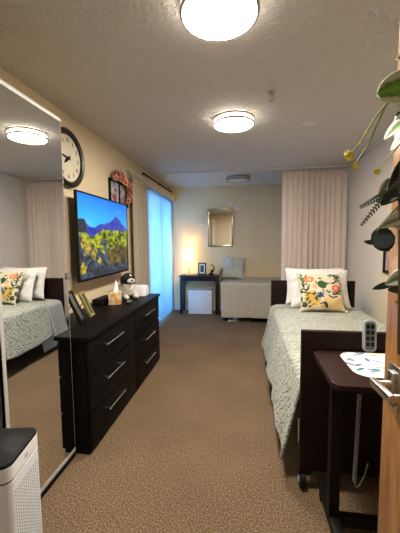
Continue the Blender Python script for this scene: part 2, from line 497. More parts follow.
# ------------------------------------------------------------------ ceiling fixtures
def ceiling_light(label, loc, rad, lit):
    t = thing('ceiling_light', label, 'ceiling light', (loc[0], loc[1], ZC))
    MB().lathe([(0.02, 0), (rad * 0.93, 0), (rad * 0.93, -0.012), (rad * 0.90, -0.014), (0.02, -0.014)], n=56).build('mounting_plate', m_nickel, t)
    r = rad - 0.006
    MB().lathe([(r, -0.013), (r, -0.0545)], n=56, caps=False).build('diffuser_band', m_litside if lit else m_unlit, t)
    prof = [(r, -0.055)] + [(r * cos(a) , -0.055 - 0.015 * sin(a)) for a in (0.4, 0.8, 1.15, 1.4)] + [(0.004, -0.0702)]
    MB().lathe(prof, n=56).build('diffuser', m_lit if lit else m_unlit, t)
    for z in (-0.004, -0.045):
        MB().lathe([(rad - 0.004, z), (rad + 0.004, z), (rad + 0.007, z - 0.008), (rad + 0.004, z - 0.017), (rad - 0.004, z - 0.017), (rad - 0.004, z)], n=56, caps=False).build('metal_ring', m_ring, t)
    for k in range(4):
        a = 2 * pi * k / 4 + 0.75
        MB().tube([((rad + 0.002) * cos(a), (rad + 0.002) * sin(a), -0.02), ((rad + 0.002) * cos(a), (rad + 0.002) * sin(a), -0.050)], 0.003, 6).build('clip', m_nickel, t)
    return t
ceiling_light('lit round flush ceiling light nearest the doorway, cut by the top of the photo', (-0.115, 1.405), 0.168, True)
ceiling_light('lit round flush ceiling light with two nickel rings over the middle of the room', (-0.100, 2.68), 0.168, True)
ceiling_light('unlit grey flush ceiling light near the back wall beyond the curtain track', (-0.115, 5.08), 0.19, False)

t = thing('corridor_fill_light', 'round fill light added on the corridor ceiling behind the camera', 'ceiling light', (0.0, -0.95, ZC))  # unseen lamp, added to brighten the door, table and purifier from the front
MB().lathe([(0.02, 0), (0.20, 0), (0.20, -0.02), (0.02, -0.02)], n=40).build('mounting_plate', m_nickel, t)
MB().lathe([(0.19, -0.02), (0.19, -0.06), (0.15, -0.08), (0.004, -0.085)], n=40).build('diffuser', m_hall_fill, t)
t = thing('fire_sprinkler', 'small pendant sprinkler head on the ceiling right of the lit middle light', 'sprinkler', (0.186, 2.27, ZC))
MB().lathe([(0.032, 0), (0.032, -0.004), (0.014, -0.010), (0.012, -0.03)], n=24).build('escutcheon', m_nickel, t)
MB().tube([(0.012, 0, -0.028), (0.016, 0, -0.045), (0.004, 0, -0.06)], 0.003, 6).tube([(-0.012, 0, -0.028), (-0.016, 0, -0.045), (-0.004, 0, -0.06)], 0.003, 6).build('yoke', m_nickel, t)
MB().lathe([(0.018, -0.060), (0.018, -0.063), (0.004, -0.064)], n=20).build('deflector', m_nickel, t)
t2 = copy_thing(t, (0.06, 5.05, ZC), 'small sprinkler head beside the unlit ceiling light near the back wall')
t['group'] = 'ceiling sprinkler heads'; t2['group'] = 'ceiling sprinkler heads'
tag(MB().lathe([(0.004, 0), (0.058, 0), (0.058, -0.006), (0.050, -0.011), (0.004, -0.012)], c=(0.565, 2.906, ZC), n=36).build('ceiling_cover_plate', m_whitep),
    'flat round white cover plate on the ceiling towards the right wall', 'cover plate')

# ------------------------------------------------------------------ curtain track across the room and the divider curtain
YT = 4.58
tag(MB().box(XL + 0.01, XR - 0.01, YT - 0.014, YT + 0.014, ZC - 0.022, ZC, 0.002).build('curtain_track', m_whitep), 'slim white ceiling track running across the room for the divider curtain', 'curtain track')

def curtain(name, label, p0, p1, z0, z1, pleats, amp, seed, m_cloth, nu=160, nv=22, hook=True, hang=0.02):
    rnd = random.Random(seed)
    t = thing(name, label, 'curtain', (0, 0, 0))
    p0 = Vector(p0); p1 = Vector(p1); d = (p1 - p0); n = Vector((-d.y, d.x)).normalized()
    ph = [rnd.uniform(0, 6.28) for _ in range(6)]
    def f(u, v):
        z = z1 + (z0 - z1) * v
        uu = u + 0.010 * sin(u * 23 + ph[0]) * (0.4 + v)
        a = amp * (0.55 + 0.45 * min(1, v * 4)) * (0.75 + 0.35 * sin(u * 9 + ph[1]))
        w_ = a * sin(2 * pi * pleats * uu + 0.5 * sin(u * 14 + ph[2] + v)) + 0.25 * a * sin(2 * pi * pleats * 2.3 * u + ph[3]) * v
        sx = u + 0.004 * sin(2 * pi * pleats * 2 * uu)
        p = p0 + d * sx
        q = p + n * w_
        return (q.x, q.y, z)
    L_ = d.length
    o = MB().grid(f, nu, nv, lambda a, b: (a * L_ * 1.5, b * (z1 - z0))).build('curtain_panel', m_cloth, t, solid=0.003)
    # gathered header tape
    def g(u, v):
        q = f(u, 0.0); p = p0 + d * u
        k = 0.006
        return (q[0] - n.x * k, q[1] - n.y * k, z1 - 0.004 - 0.075 * v)
    MB().grid(g, nu, 2).build('header_tape', m_cloth, t, solid=0.002)
    if hook:
        for k in range(pleats + 1):
            u = (k + 0.25) / (pleats + 0.5)
            q = f(u, 0.0)
            MB().tube([(q[0], q[1], z1 - 0.02), (q[0], q[1], z1 + hang * 0.6), (q[0] + d.x * 0.004, q[1], z1 + hang)], 0.003, 6).build('hook', m_white, t)
    return t
curtain('divider_curtain', 'tall greige divider curtain hanging from the ceiling track behind the dark bed headboard', (0.53, YT), (1.43, YT), 0.06, ZC - 0.045, 12, 0.033, 3, m_curtain)
curtain('window_curtain', 'narrow greige curtain bunched on the left wall between the television and the blinds', (XL + 0.065, 3.62), (XL + 0.065, 4.13), 0.04, 2.19, 8, 0.028, 5, m_tancurtain, hang=0.045)
t = thing('curtain_rod', 'white curtain rod on the left wall carrying the bunched greige curtain', 'curtain rod')
MB().tube([(XL + 0.065, 3.56, 2.235), (XL + 0.065, 4.20, 2.235)], 0.010, 12).build('rod', m_whitep, t)
for y in (3.55, 4.21): MB().ball((XL + 0.065, y, 2.235), 0.018).build('finial', m_whitep, t)
for y in (3.60, 4.17): MB().box(XL, XL + 0.065, y - 0.006, y + 0.006, 2.228, 2.242).box(XL, XL + 0.006, y - 0.02, y + 0.02, 2.20, 2.27, 0.002).build('bracket', m_whitep, t)

# vertical blinds
t = thing('vertical_blinds', 'white vertical blinds glowing blue with daylight over the patio door on the left wall', 'blinds')
bx = XL + 0.075
MB().box(XL, XL + 0.085, 4.19, YB - 0.02, 2.235, 2.255, 0.003).box(XL + 0.085, XL + 0.098, 4.19, YB - 0.02, 2.145, 2.262, 0.004).box(XL, XL + 0.085, 4.19, 4.202, 2.145, 2.255, 0.002).build('valance', m_cellular, t)
MB().box(bx - 0.055, bx - 0.02, 4.205, YB - 0.04, 2.20, 2.234, 0.003).build('head_rail', m_white, t)
ns = 20
for k in range(ns):
    yc = 4.235 + k * (YB - 0.075 - 4.235) / (ns - 1)
    a = radians(11)
    w2 = 0.046
    def slat(u, v, yc=yc):
        s = (u - 0.5) * 2
        bow = 0.006 * (1 - s * s)
        return (bx - 0.035 + s * w2 * sin(a) + bow, yc + s * w2 * cos(a), 2.20 - v * 2.165)
    MB().grid(slat, 6, 2).build('slat', m_blind, t, solid=0.0012)
MB().tube([(XL + 0.03, 4.16, 2.335), (XL + 0.03, YB - 0.03, 2.335)], 0.011, 10).build('upper_rod', m_dark, t)
for y in (4.2, 5.0, 5.75): MB().box(XL, XL + 0.03, y - 0.008, y + 0.008, 2.327, 2.343).build('rod_bracket', m_dark, t)

# ------------------------------------------------------------------ mirrored wardrobe on the left
MX = -1.074
t = thing('wardrobe', 'tall wardrobe with mirrored sliding doors beside the black dresser', 'wardrobe', (0, 0, 0))
MB().box(XL + 0.004, MX - 0.055, 1.670, 1.688, 0, 2.085).box(XL + 0.004, MX - 0.055, 0.28, 0.30, 0, 2.085).box(XL + 0.004, MX - 0.055, 0.30, 1.670, 2.065, 2.085) \
    .box(XL + 0.004, XL + 0.012, 0.30, 1.670, 0.04, 2.065).box(XL + 0.012, MX - 0.055, 0.30, 1.670, 0.04, 0.06).build('carcass', m_cellular, t, smooth=False)
MB().box(MX - 0.055, MX - 0.002, 0.28, 1.688, 0, 0.040).build('bottom_track', m_black, t, smooth=False)
MB().box(MX - 0.055, MX, 0.28, 1.688, 2.085, 2.095, 0.001).build('top_track', m_rail, t, smooth=False)
def mdoor(y0, y1, x):
    d = MB().box(x - 0.020, x - 0.0015, y0, y1, 0.055, 2.078).build('mirror_door', m_mirror, t, smooth=False)
    fr = MB()
    fr.box(x - 0.021, x, y0, y1, 0.034, 0.058, 0.001); fr.box(x - 0.021, x, y0, y1, 2.076, 2.085, 0.001)
    fr.box(x - 0.021, x + 0.001, y0, y0 + 0.02, 0.056, 2.076, 0.001); fr.box(x - 0.021, x - 0.001, y1 - 0.002, y1, 0.056, 2.076, 0.001)
    fr.build('frame', m_rail, d)
    return d
d1 = mdoor(1.158, 1.688, MX)
mdoor(0.30, 1.20, MX - 0.026)
MB().box(MX - 0.002, MX + 0.010, 1.676, 1.698, 1.145, 1.185, 0.002).build('clip', m_chrome, d1)

# ------------------------------------------------------------------ dresser
t = thing('dresser', 'long black six-drawer dresser with steel bar handles under the television', 'dresser', (0, 0, 0))
dx0, dx1, dy0, dy1, dz = XL + 0.01, -0.970, 1.702, 3.275, 0.78
MB().box(dx0, dx1 - 0.022, dy0 + 0.004, dy0 + 0.024, 0.0, 0.752).box(dx0, dx1 - 0.022, dy1 - 0.024, dy1 - 0.004, 0.0, 0.752).box(dx0, dx0 + 0.01, dy0 + 0.024, dy1 - 0.024, 0.03, 0.752) \
    .box(dx0 + 0.01, dx1 - 0.03, dy0 + 0.024, dy1 - 0.024, 0.03, 0.05).box(dx0 + 0.01, dx1 - 0.026, 2.485, 2.505, 0.05, 0.752).box(dx1 - 0.045, dx1 - 0.03, dy0 + 0.024, dy1 - 0.024, 0.05, 0.752).build('carcass', m_black, t, smooth=False)
MB().box(dx0, dx1 + 0.012, dy0 - 0.012, dy1 + 0.012, 0.752, dz, 0.004).build('top', m_black, t)
for c, (a, b) in enumerate(((dy0 + 0.006, 2.493), (2.497, dy1 - 0.006))):
    for k in range(3):
        z0 = 0.025 + k * 0.2425
        d = MB().box(dx1 - 0.021, dx1 - 0.001, a, b, z0, z0 + 0.232, 0.003).build('drawer_front', m_black, t)
        hc = (2.045, 2.86)[c]; hz = (0.195, 0.425, 0.665)[k]
        h = MB().tube([(dx1 + 0.030, hc - 0.145, hz), (dx1 + 0.030, hc + 0.145, hz)], 0.0062, 12)
        for s in (-0.115, 0.115): h.tube([(dx1 - 0.002, hc + s, hz), (dx1 + 0.030, hc + s, hz)], 0.0045, 10)
        h.build('bar_handle', m_chrome, d)

# ------------------------------------------------------------------ things on the dresser
def leaning_frame(label, y, x, w_, h_, yaw, lean, m_frame, m_pic):
    t = thing('photo_frame', label, 'photo frame', (x, y, dz), yaw, 'photo frames leaning on the dresser')
    R_ = Matrix.Rotation(-lean, 4, 'Y')
    b = 0.022
    fr = MB().box(-0.009, 0.009, -w_ / 2, -w_ / 2 + b, 0, h_, 0.003).box(-0.009, 0.009, w_ / 2 - b, w_ / 2, 0, h_, 0.003)
    fr.box(-0.009, 0.009, -w_ / 2 + b, w_ / 2 - b, 0, b, 0.003).box(-0.009, 0.009, -w_ / 2 + b, w_ / 2 - b, h_ - b, h_, 0.003)
    fr.xform(R_).build('frame', m_frame, t)
    MB().box(-0.006, 0.003, -w_ / 2 + b, w_ / 2 - b, b, h_ - b).xform(R_).build('picture', m_pic, t, smooth=False)
    hz = h_ * 0.62
    sx = -0.012 - sin(lean) * hz; sz = cos(lean) * hz
    MB().tube([(sx, 0, sz), (sx - 0.075, 0, 0.004)], 0.004, 8).build('strut', m_frame, t)
    return t
leaning_frame('small dark frame with a tan picture at the mirror edge, nearest of the dresser frames', 1.82, -1.165, 0.10, 0.20, 0.1, 0.42, m_blackp, m_tan)
leaning_frame('black photo frame leaning between the tan one and the gilt one on the dresser', 2.05, -1.195, 0.12, 0.25, 0.22, 0.42, m_blackp, m_darkprint)
leaning_frame('gilt photo frame leaning on the dresser, nearest to the tissue box', 2.215, -1.21, 0.10, 0.215, 0.20, 0.42, m_gold, m_darkprint)

# tissue box
t = thing('tissue_box', 'cube tissue box with orange and white print and a tissue standing up', 'tissue box', (-1.235, 2.70, dz), 0.35)
n = 26
def box_print():
    m, nt, b = new_mat('orange_blossom_carton')
    N, L = nt.nodes, nt.links
    tc = N.new('ShaderNodeTexCoord'); nz = N.new('ShaderNodeTexNoise'); nz.inputs['Scale'].default_value = 22; nz.inputs['Detail'].default_value = 3
    L.new(tc.outputs['Object'], nz.inputs['Vector'])
    r = N.new('ShaderNodeValToRGB'); e = r.color_ramp.elements
    e[0].position = 0.38; e[0].color = (0.70, 0.66, 0.60, 1); e[1].position = 0.62; e[1].color = (0.72, 0.30, 0.06, 1)
    k = e.new(0.5); k.color = (0.75, 0.55, 0.30, 1)
    L.new(nz.outputs[0], r.inputs[0]); L.new(r.outputs[0], b.inputs['Base Color']); b.inputs['Roughness'].default_value = 0.5
    return m
MB().box(-0.057, 0.057, -0.057, 0.057, 0, 0.118, 0.002).build('carton', box_print(), t)
def tissue(u, v):
    a = u * 2 * pi
    r = (0.026 + 0.010 * sin(a * 3 + 1)) * (1 - v * 0.82) + 0.010 * v * sin(a * 2)
    return (r * cos(a) + 0.012 * v, r * sin(a) * 1.3, 0.1185 + 0.095 * v * (1 - 0.15 * sin(a * 2)))
MB().grid(tissue, 36, 8).build('tissue', m_white, t, solid=0.001)

# plush toy dog lying with its head up
m_plw = mat('white_plush', (0.70, 0.66, 0.60), 0.95, var=0.1, scale=40, bump=0.9, bscale=110)
m_plb = mat('black_plush', (0.012, 0.011, 0.011), 0.95, var=0.3, scale=40, bump=0.9, bscale=110)
t = thing('plush_dog', 'black and white plush dog sitting on the dresser beside the tissue box', 'plush toy', (-1.225, 2.975, dz), -0.75)
t.scale = (1.2, 1.2, 1.2)
body = MB()
bm = body.bm
sk = [(-0.05, 0, 0.075), (0.0, 0, 0.095), (0.03, 0, 0.13)]
body.ball((-0.02, 0, 0.072), 0.072, (1.15, 1.0, 1.0), 3)
body.ball((0.02, 0, 0.10), 0.055, (1, 1.0, 1.1), 3)
body.build('body', m_plw, t)
MB().ball((0.035, 0.0, 0.175), 0.056, (1.0, 1.05, 0.95), 3).build('head', m_plb, t)
MB().ball((0.074, 0.0, 0.162), 0.032, (1.1, 1.15, 0.8), 2).ball((0.070, 0, 0.196), 0.018, (0.8, 0.7, 1.3), 2).build('muzzle', m_plw, t)
MB().ball((0.108, 0.0, 0.170), 0.009, (0.8, 1.2, 0.8), 2).build('nose', m_blackp, t)
for s in (-1, 1):
    MB().ball((0.078, s * 0.027, 0.189), 0.007, (1, 1, 1), 2).build('eye', m_blackp, t)
    MB().ball((0.020, s * 0.055, 0.165), 0.036, (0.55, 0.35, 1.05), 2).build('ear', m_plb, t)
    MB().ball((0.075, s * 0.045, 0.024), 0.026, (1.7, 0.9, 0.9), 2).build('front_leg', m_plw, t)
    MB().ball((-0.02, s * 0.075, 0.028), 0.030, (1.6, 0.8, 0.95), 2).build('hind_leg', m_plw, t)
MB().ball((-0.100, 0.01, 0.05), 0.025, (1.5, 0.7, 0.7), 2).build('tail', m_plb, t)

t = thing('lidded_box', 'low white plastic storage box at the far end of the dresser', 'storage box', (-1.20, 3.17, dz))
MB().rbox(-0.085, 0.125, -0.065, 0.095, 0, 0.085, 0.03, bev=0.01).build('body', m_white, t)
MB().rbox(-0.080, 0.120, -0.060, 0.090, 0.085, 0.105, 0.03, bev=0.008).build('lid', m_white, t)
tag(MB().box(-1.42, -1.31, 2.60, 2.86, dz, dz + 0.055, 0.006).build('media_box', m_blackp), 'flat black set-top box behind the tissue box under the television', 'set-top box')
t = thing('remote_control', 'slim black remote control lying on the dresser before the plush dog', 'remote control', (-1.115, 2.76, dz), 0.25)
MB().rbox(-0.024, 0.024, -0.085, 0.085, 0, 0.016, 0.012, bev=0.003).build('body', m_blackp, t)
for i in range(3):
    for j in range(6):
        MB().lathe([(0.005, 0.0155), (0.005, 0.0178), (0.002, 0.0182)], c=(-0.013 + i * 0.013, -0.065 + j * 0.02, 0), n=8).build('button', m_grey, t)

# ------------------------------------------------------------------ television
t = thing('television', 'flat television showing a blue mountain and yellow valley, mounted above the dresser', 'television')
tx, ty0, ty1, tz0, tz1 = -1.335, 2.255, 3.30, 1.042, 1.792
MB().box(tx - 0.022, tx - 0.002, ty0 + 0.004, ty1 - 0.004, tz0, tz1, 0.004).build('housing', m_blackp, t)
fr = MB(); b_ = 0.014
fr.box(tx - 0.003, tx + 0.004, ty0, ty1, tz0, tz0 + b_ + 0.006, 0.001).box(tx - 0.003, tx + 0.004, ty0, ty1, tz1 - b_, tz1, 0.001)
fr.box(tx - 0.003, tx + 0.004, ty0, ty0 + b_, tz0 + b_, tz1 - b_, 0.001).box(tx - 0.003, tx + 0.004, ty1 - b_, ty1, tz0 + b_, tz1 - b_, 0.001)
fr.build('bezel', m_blackp, t)
MB().box(XL, XL + 0.02, 2.6, 2.9, 1.3, 1.55, 0.003).box(XL + 0.02, tx - 0.022, 2.7, 2.8, 1.38, 1.46).build('wall_mount', m_dark, t)
NU, NV = 190, 130
scr = MB().grid(lambda u, v: (tx + 0.001, ty0 + b_ + u * (ty1 - ty0 - 2 * b_), tz0 + b_ + v * (tz1 - tz0 - 2 * b_)), NU, NV).build('screen', attr_mat('glowing_tv_picture', 0.3, 0.42), t, smooth=False)
co = np.empty(len(scr.data.vertices) * 3, np.float32); scr.data.vertices.foreach_get('co', co); co = co.reshape(-1, 3)
u = (co[:, 1] - ty0 - b_) / (ty1 - ty0 - 2 * b_); v = (co[:, 2] - tz0 - b_) / (tz1 - tz0 - 2 * b_)
def mixc(a, b, k): k = np.clip(k, 0, 1)[:, None]; return a * (1 - k) + b * k
def T(c): return np.tile(lin(c), (len(u), 1))
sky = mixc(T((50, 185, 250)), T((15, 110, 225)), (v - 0.60) / 0.4 + 0.25 * (u - 0.5))
sky = mixc(sky, T((120, 200, 245)), (fbm(u * 5, v * 9, 3) - 0.55) * 2)
pic = sky
ridge = 0.60 + 0.19 * np.exp(-((u - 0.72) / 0.20) ** 2) + 0.05 * np.exp(-((u - 0.40) / 0.10) ** 2) + 0.12 * np.exp(-((u - 0.0) / 0.16) ** 2) + 0.07 * (fbm(u * 11, u * 0, 5) - 0.5)
mcol = mixc(T((22, 45, 150)), T((70, 75, 185)), (fbm(u * 18 + v * 6, v * 14, 8) - 0.3) * 2)
k = (v < ridge); pic = np.where(k[:, None], mcol, pic)
base = 0.585 + 0.02 * (u > 0.4) - 0.08 * np.exp(-((u - 0.22) / 0.12) ** 2) + 0.05 * (fbm(u * 16, u * 3, 9) - 0.5)
val = mixc(T((30, 52, 14)), T((165, 175, 35)), (fbm(u * 20, v * 24, 11) - 0.32) * 2.8)
k = (v < base); pic = np.where(k[:, None], val, pic)
rock = mixc(T((14, 22, 34)), T((74, 92, 118)), (fbm(u * 28, v * 32, 21) - 0.32) * 2.4)
edge1 = 0.60 - 0.62 * u + 0.14 * (fbm(u * 9, v * 9, 25) - 0.5)
k = v < edge1 * 0.85; pic = np.where(k[:, None], rock, pic)
riv = np.abs(u - (0.44 - 0.30 * (v - 0.3))) < 0.04 + 0.07 * fbm(u * 9, v * 9, 31)
k = (v < base - 0.14) & riv; pic = np.where(k[:, None], rock * 1.15, pic)
dk = mixc(T((24, 30, 16)), T((112, 92, 38)), (fbm(u * 24, v * 24, 41) - 0.3) * 2.2)
k = (u > 0.50) & (v < 0.30 + 0.14 * fbm(u * 8, v * 6, 43)); pic = np.where(k[:, None], dk, pic)
k = (v < 0.10 + 0.06 * fbm(u * 9, v * 3, 47)); pic = np.where(k[:, None], rock * 0.7, pic)
dark_hill = (u < 0.13) & (v > 0.55) & (v < ridge); pic = np.where(dark_hill[:, None], mixc(T((24, 34, 60)), T((50, 60, 50)), (fbm(u * 30, v * 30, 49) - 0.3) * 2), pic)
for cu, cv, rd in ((0.13, 0.36, 0.05), (0.07, 0.42, 0.04), (0.24, 0.27, 0.045), (0.05, 0.13, 0.045), (0.17, 0.42, 0.03), (0.33, 0.20, 0.03), (0.09, 0.30, 0.025), (0.27, 0.35, 0.03)):
    dd = np.sqrt((u - cu) ** 2 + ((v - cv) * 0.75) ** 2) + 0.07 * (fbm(u * 34, v * 34, 51) - 0.5)
    k = dd < rd; pic = np.where(k[:, None], mixc(T((95, 85, 20)), T((205, 180, 55)), (fbm(u * 44, v * 44, 61) - 0.3) * 2.2), pic)
yl = (v < base - 0.02) & (v > edge1 * 0.85) & (v < edge1 * 0.85 + 0.06 + 0.08 * fbm(u * 12, v * 12, 71)) & (u < 0.45)
pic = np.where(yl[:, None], mixc(T((85, 105, 18)), T((195, 195, 45)), (fbm(u * 34, v * 34, 73) - 0.3) * 2.2), pic)
set_cols(scr, pic)

# ------------------------------------------------------------------ wall clock
t = thing('wall_clock', 'large round wall clock with a thick dark rim, partly hidden by the wardrobe mirror', 'clock', (XL, 2.325, 2.055))
R0 = 0.236
MB().lathe([(0.01, 0.001), (R0 - 0.01, 0.001), (R0, 0.012), (R0 - 0.004, 0.034), (R0 - 0.022, 0.046), (R0 - 0.045, 0.036), (R0 - 0.052, 0.02)], axis='x', n=64, caps=False).build('rim', mat('dark_bronze', (0.020, 0.013, 0.010), 0.35, 0.2, var=0.2), t)
m_dial = mat('cream_dial', (0.66, 0.60, 0.47), 0.6, var=0.05)
MB().lathe([(0.002, 0.012), (R0 - 0.050, 0.012), (R0 - 0.050, 0.02), (0.002, 0.0205)], axis='x', n=64).build('dial', m_dial, t)
def text_mesh(txt, size):
    cu = bpy.data.curves.new('txt', 'FONT'); cu.body = txt; cu.size = size; cu.align_x = 'CENTER'; cu.align_y = 'CENTER'; cu.extrude = 0.001
    o = bpy.data.objects.new('txt', cu); COL.objects.link(o)
    bpy.context.view_layer.update()
    me = bpy.data.meshes.new_from_object(o.evaluated_get(bpy.context.evaluated_depsgraph_get()))
    bpy.data.objects.remove(o); bpy.data.curves.remove(cu)
    return me
def text_part(name, txt, size, mtx, m, parent):
    me = text_mesh(txt, size); me.transform(mtx); me.materials.clear(); me.materials.append(m); me.name = name
    o = bpy.data.objects.new(name, me); COL.objects.link(o); o.parent = parent
    return o
face_x = Matrix(((0, 0, 1, 0), (1, 0, 0, 0), (0, 1, 0, 0), (0, 0, 0, 1)))   # text x -> +y, text y -> +z, facing +x
for h in range(1, 13):
    a = pi / 2 - h * pi / 6
    text_part('numeral', str(h), 0.045, Matrix.Translation((0.0215, cos(a) * 0.145, sin(a) * 0.145)) @ face_x, m_blackp, t)
def hand(name, hrs, ln, wd):
    a = pi / 2 - hrs * pi / 6
    pts = [(-wd, -0.03), (wd, -0.03), (wd * 1.6, ln * 0.45), (0, ln), (-wd * 1.6, ln * 0.45)]
    m_ = MB().prism(pts, 0.0, 0.003)
    m_.xform(Matrix.Translation((0.024, 0, 0)) @ face_x @ Matrix.Rotation(a - pi / 2, 4, 'Z')).build(name, m_blackp, t, smooth=False)
hand('hour_hand', 7.75, 0.085, 0.008)
hand('minute_hand', 9.2, 0.135, 0.005)
MB().lathe([(0.012, 0.022), (0.012, 0.030), (0.004, 0.032)], axis='x', n=20).build('hub', m_blackp, t)

# ------------------------------------------------------------------ photo window frame with flower garland
t = thing('collage_frame', 'black window-style photo frame hung between the television and the curtain', 'picture frame', (XL, 3.34, 1.925))
fx = 0.022
fr = MB()
hw, hh = 0.25, 0.135
for a, b, c, d in ((-hw, hw, -hh, -hh + 0.025), (-hw, hw, hh - 0.025, hh), (-hw, -hw + 0.025, -hh, hh), (hw - 0.025, hw, -hh, hh), (-0.014, 0.014, -hh, hh)):
    fr.box(0.0, fx, a, b, c, d, 0.002)
fr.build('frame', m_blackp, t)
for s in (-1, 1):
    c0 = s * hw / 2
    g = MB().grid(lambda u, v, c0=c0: (0.014, c0 + (u - 0.5) * (hw - 0.035), (v - 0.5) * (2 * hh - 0.05)), 40, 50).build('photograph', attr_mat('family_photo_print' if s < 0 else 'second_photo_print', 0.35), t, smooth=False)
    co = np.empty(len(g.data.vertices) * 3, np.float32); g.data.vertices.foreach_get('co', co); co = co.reshape(-1, 3)
    uu = (co[:, 1] - c0) / (hw - 0.035) + 0.5; vv = co[:, 2] / (2 * hh - 0.05) + 0.5
    n1 = fbm(uu * 7, vv * 9, 5 + s)
    c_ = mixc(np.tile(lin((190, 185, 185)), (len(uu), 1)), np.tile(lin((90, 100, 130)), (len(uu), 1)), (n1 - 0.35) * 2.4)
    if s < 0:
        k = (np.hypot(uu - 0.6, (vv - 0.62) * 1.2) < 0.12); c_ = np.where(k[:, None], lin((25, 20, 20)), c_)
        k = (np.hypot(uu - 0.5, (vv - 0.3)) < 0.26) & (n1 > 0.4); c_ = np.where(k[:, None], lin((150, 70, 70)), c_)
        k = (np.hypot(uu - 0.62, (vv - 0.47) * 1.2) < 0.09); c_ = np.where(k[:, None], lin((205, 160, 135)), c_)
    else:
        k = vv < 0.3; c_ = np.where(k[:, None], lin((150, 110, 110)), c_)
    set_cols(g, c_)

def leaf_mesh(mb, base, tip, width, side, curl=0.15, fold=0.25, nu=6, nv=10, blunt=0.8):
    base = Vector(base); tip = Vector(tip); d = tip - base; L_ = d.length
    t_ = d.normalized(); s = Vector(side); s = (s - t_ * s.dot(t_)).normalized(); n_ = s.cross(t_)
    def f(u, v):
        x = (u - 0.5) * 2
        wd = width * 0.5 * (max(0.0, sin(pi * min(1, v ** (0.8 if blunt > 0.7 else 1.0)))) ** blunt) + 0.0008
        return base + d * v + s * (x * wd) + n_ * (abs(x) * wd * fold + curl * L_ * sin(pi * v) * 0.5)
    mb.grid(f, nu, nv, lambda a, b: ((a - 0.5) * 2, b))
    return mb
def rosette(mb, c, axis, r, layers=3, per=6):
    """layered petals around an axis"""
    ax = Vector(axis).normalized(); a0 = ax.orthogonal().normalized(); b0 = ax.cross(a0); c = Vector(c)
    for l in range(layers):
        k = 1 - l * 0.28
        for i in range(per):
            an = 2 * pi * (i + 0.5 * l) / per
            dr = a0 * cos(an) + b0 * sin(an)
            leaf_mesh(mb, c + ax * (0.10 * r * l), c + dr * (r * k) + ax * (r * (0.25 + 0.28 * l)), r * 0.95 * k, ax.cross(dr), curl=-0.25, fold=0.2, nu=4, nv=5)
    mb.ball(c + ax * r * 0.3, r * 0.22, sub=1)
    return mb
t = thing('flower_garland', 'garland of coral flowers arched over the corner of the black photo frame', 'flower garland', (XL, 3.34, 1.925))
tw = MB(); pts = []
for k in range(20):
    a = radians(140 - 165 * k / 19)
    pts.append((0.035, -0.05 + 0.235 * cos(a), 0.025 + 0.165 * sin(a)))
tw.tube(pts, 0.006, 6).build('twig', m_brownstem, t)
rnd = random.Random(4)
for k, r in ((2, .05), (4, .065), (7, .07), (10, .06), (12, .065), (15, .06), (17, .06), (19, .05)):
    rosette(MB(), (pts[k][0] + 0.01, pts[k][1] + rnd.uniform(-.02, .02), pts[k][2] + rnd.uniform(-.02, .02)), (1, rnd.uniform(-.5, .3), rnd.uniform(-.2, .5)), r).build('flower', m_coral, t)
for k in range(20):
    p = Vector(pts[k]); a = rnd.uniform(0, 6.28)
    q = p + Vector((rnd.uniform(0.0, 0.05), cos(a) * 0.075, sin(a) * 0.075))
    leaf_mesh(MB(), p, q, 0.03, (rnd.uniform(-1, 1), sin(a), -cos(a))).build('leaf', m_oliveleaf, t, solid=0.001)

# ------------------------------------------------------------------ back wall: mirror and white flowers
t = thing('wall_mirror', 'rectangular silver-framed mirror hanging on the back wall', 'mirror', (0, YB, 0))
x0, x1, z0, z1 = -0.725, -0.225, 1.262, 2.0
b = 0.032
fr = MB()
fr.box(x0, x1, -0.035, 0, z0, z0 + b, 0.010).box(x0, x1, -0.035, 0, z1 - b, z1, 0.010).box(x0, x0 + b, -0.035, 0, z0 + b, z1 - b, 0.010).box(x1 - b, x1, -0.035, 0, z0 + b, z1 - b, 0.010)
fr.build('frame', mat('antiqued_silver', (0.55, 0.52, 0.46), 0.18, 1.0, var=0.3, scale=14), t)
MB().box(x0 + b, x1 - b, -0.016, -0.004, z0 + b, z1 - b).build('mirror_glass', m_mirror, t, smooth=False)
m_flower = mat('white_ceramic', (0.88, 0.80, 0.66), 0.4, var=0.04)
for lab, x, z, r in (('white flower ornament on the back wall left of the silver mirror', -0.83, 1.727, 0.070),
                     ('larger white flower ornament on the back wall by the upper right mirror corner', -0.135, 2.01, 0.072),
                     ('smaller white flower ornament above the upper right corner of the wall mirror', -0.25, 2.07, 0.048)):
    t = thing('flower_ornament', lab, 'wall ornament', (x, YB, z), group='white flower ornaments on the back wall')
    rosette(MB(), (0, -0.012, 0), (0, -1, 0), r, 3, 6).build('petals', m_flower, t, solid=0.002)
    MB().ball((0, -0.012 - r * 0.30, 0), r * 0.16, sub=2).build('centre', m_nickel, t)
    MB().lathe([(r * 0.3, 0), (r * 0.3, -0.012)], axis='y', n=20).build('backing', m_flower, t)

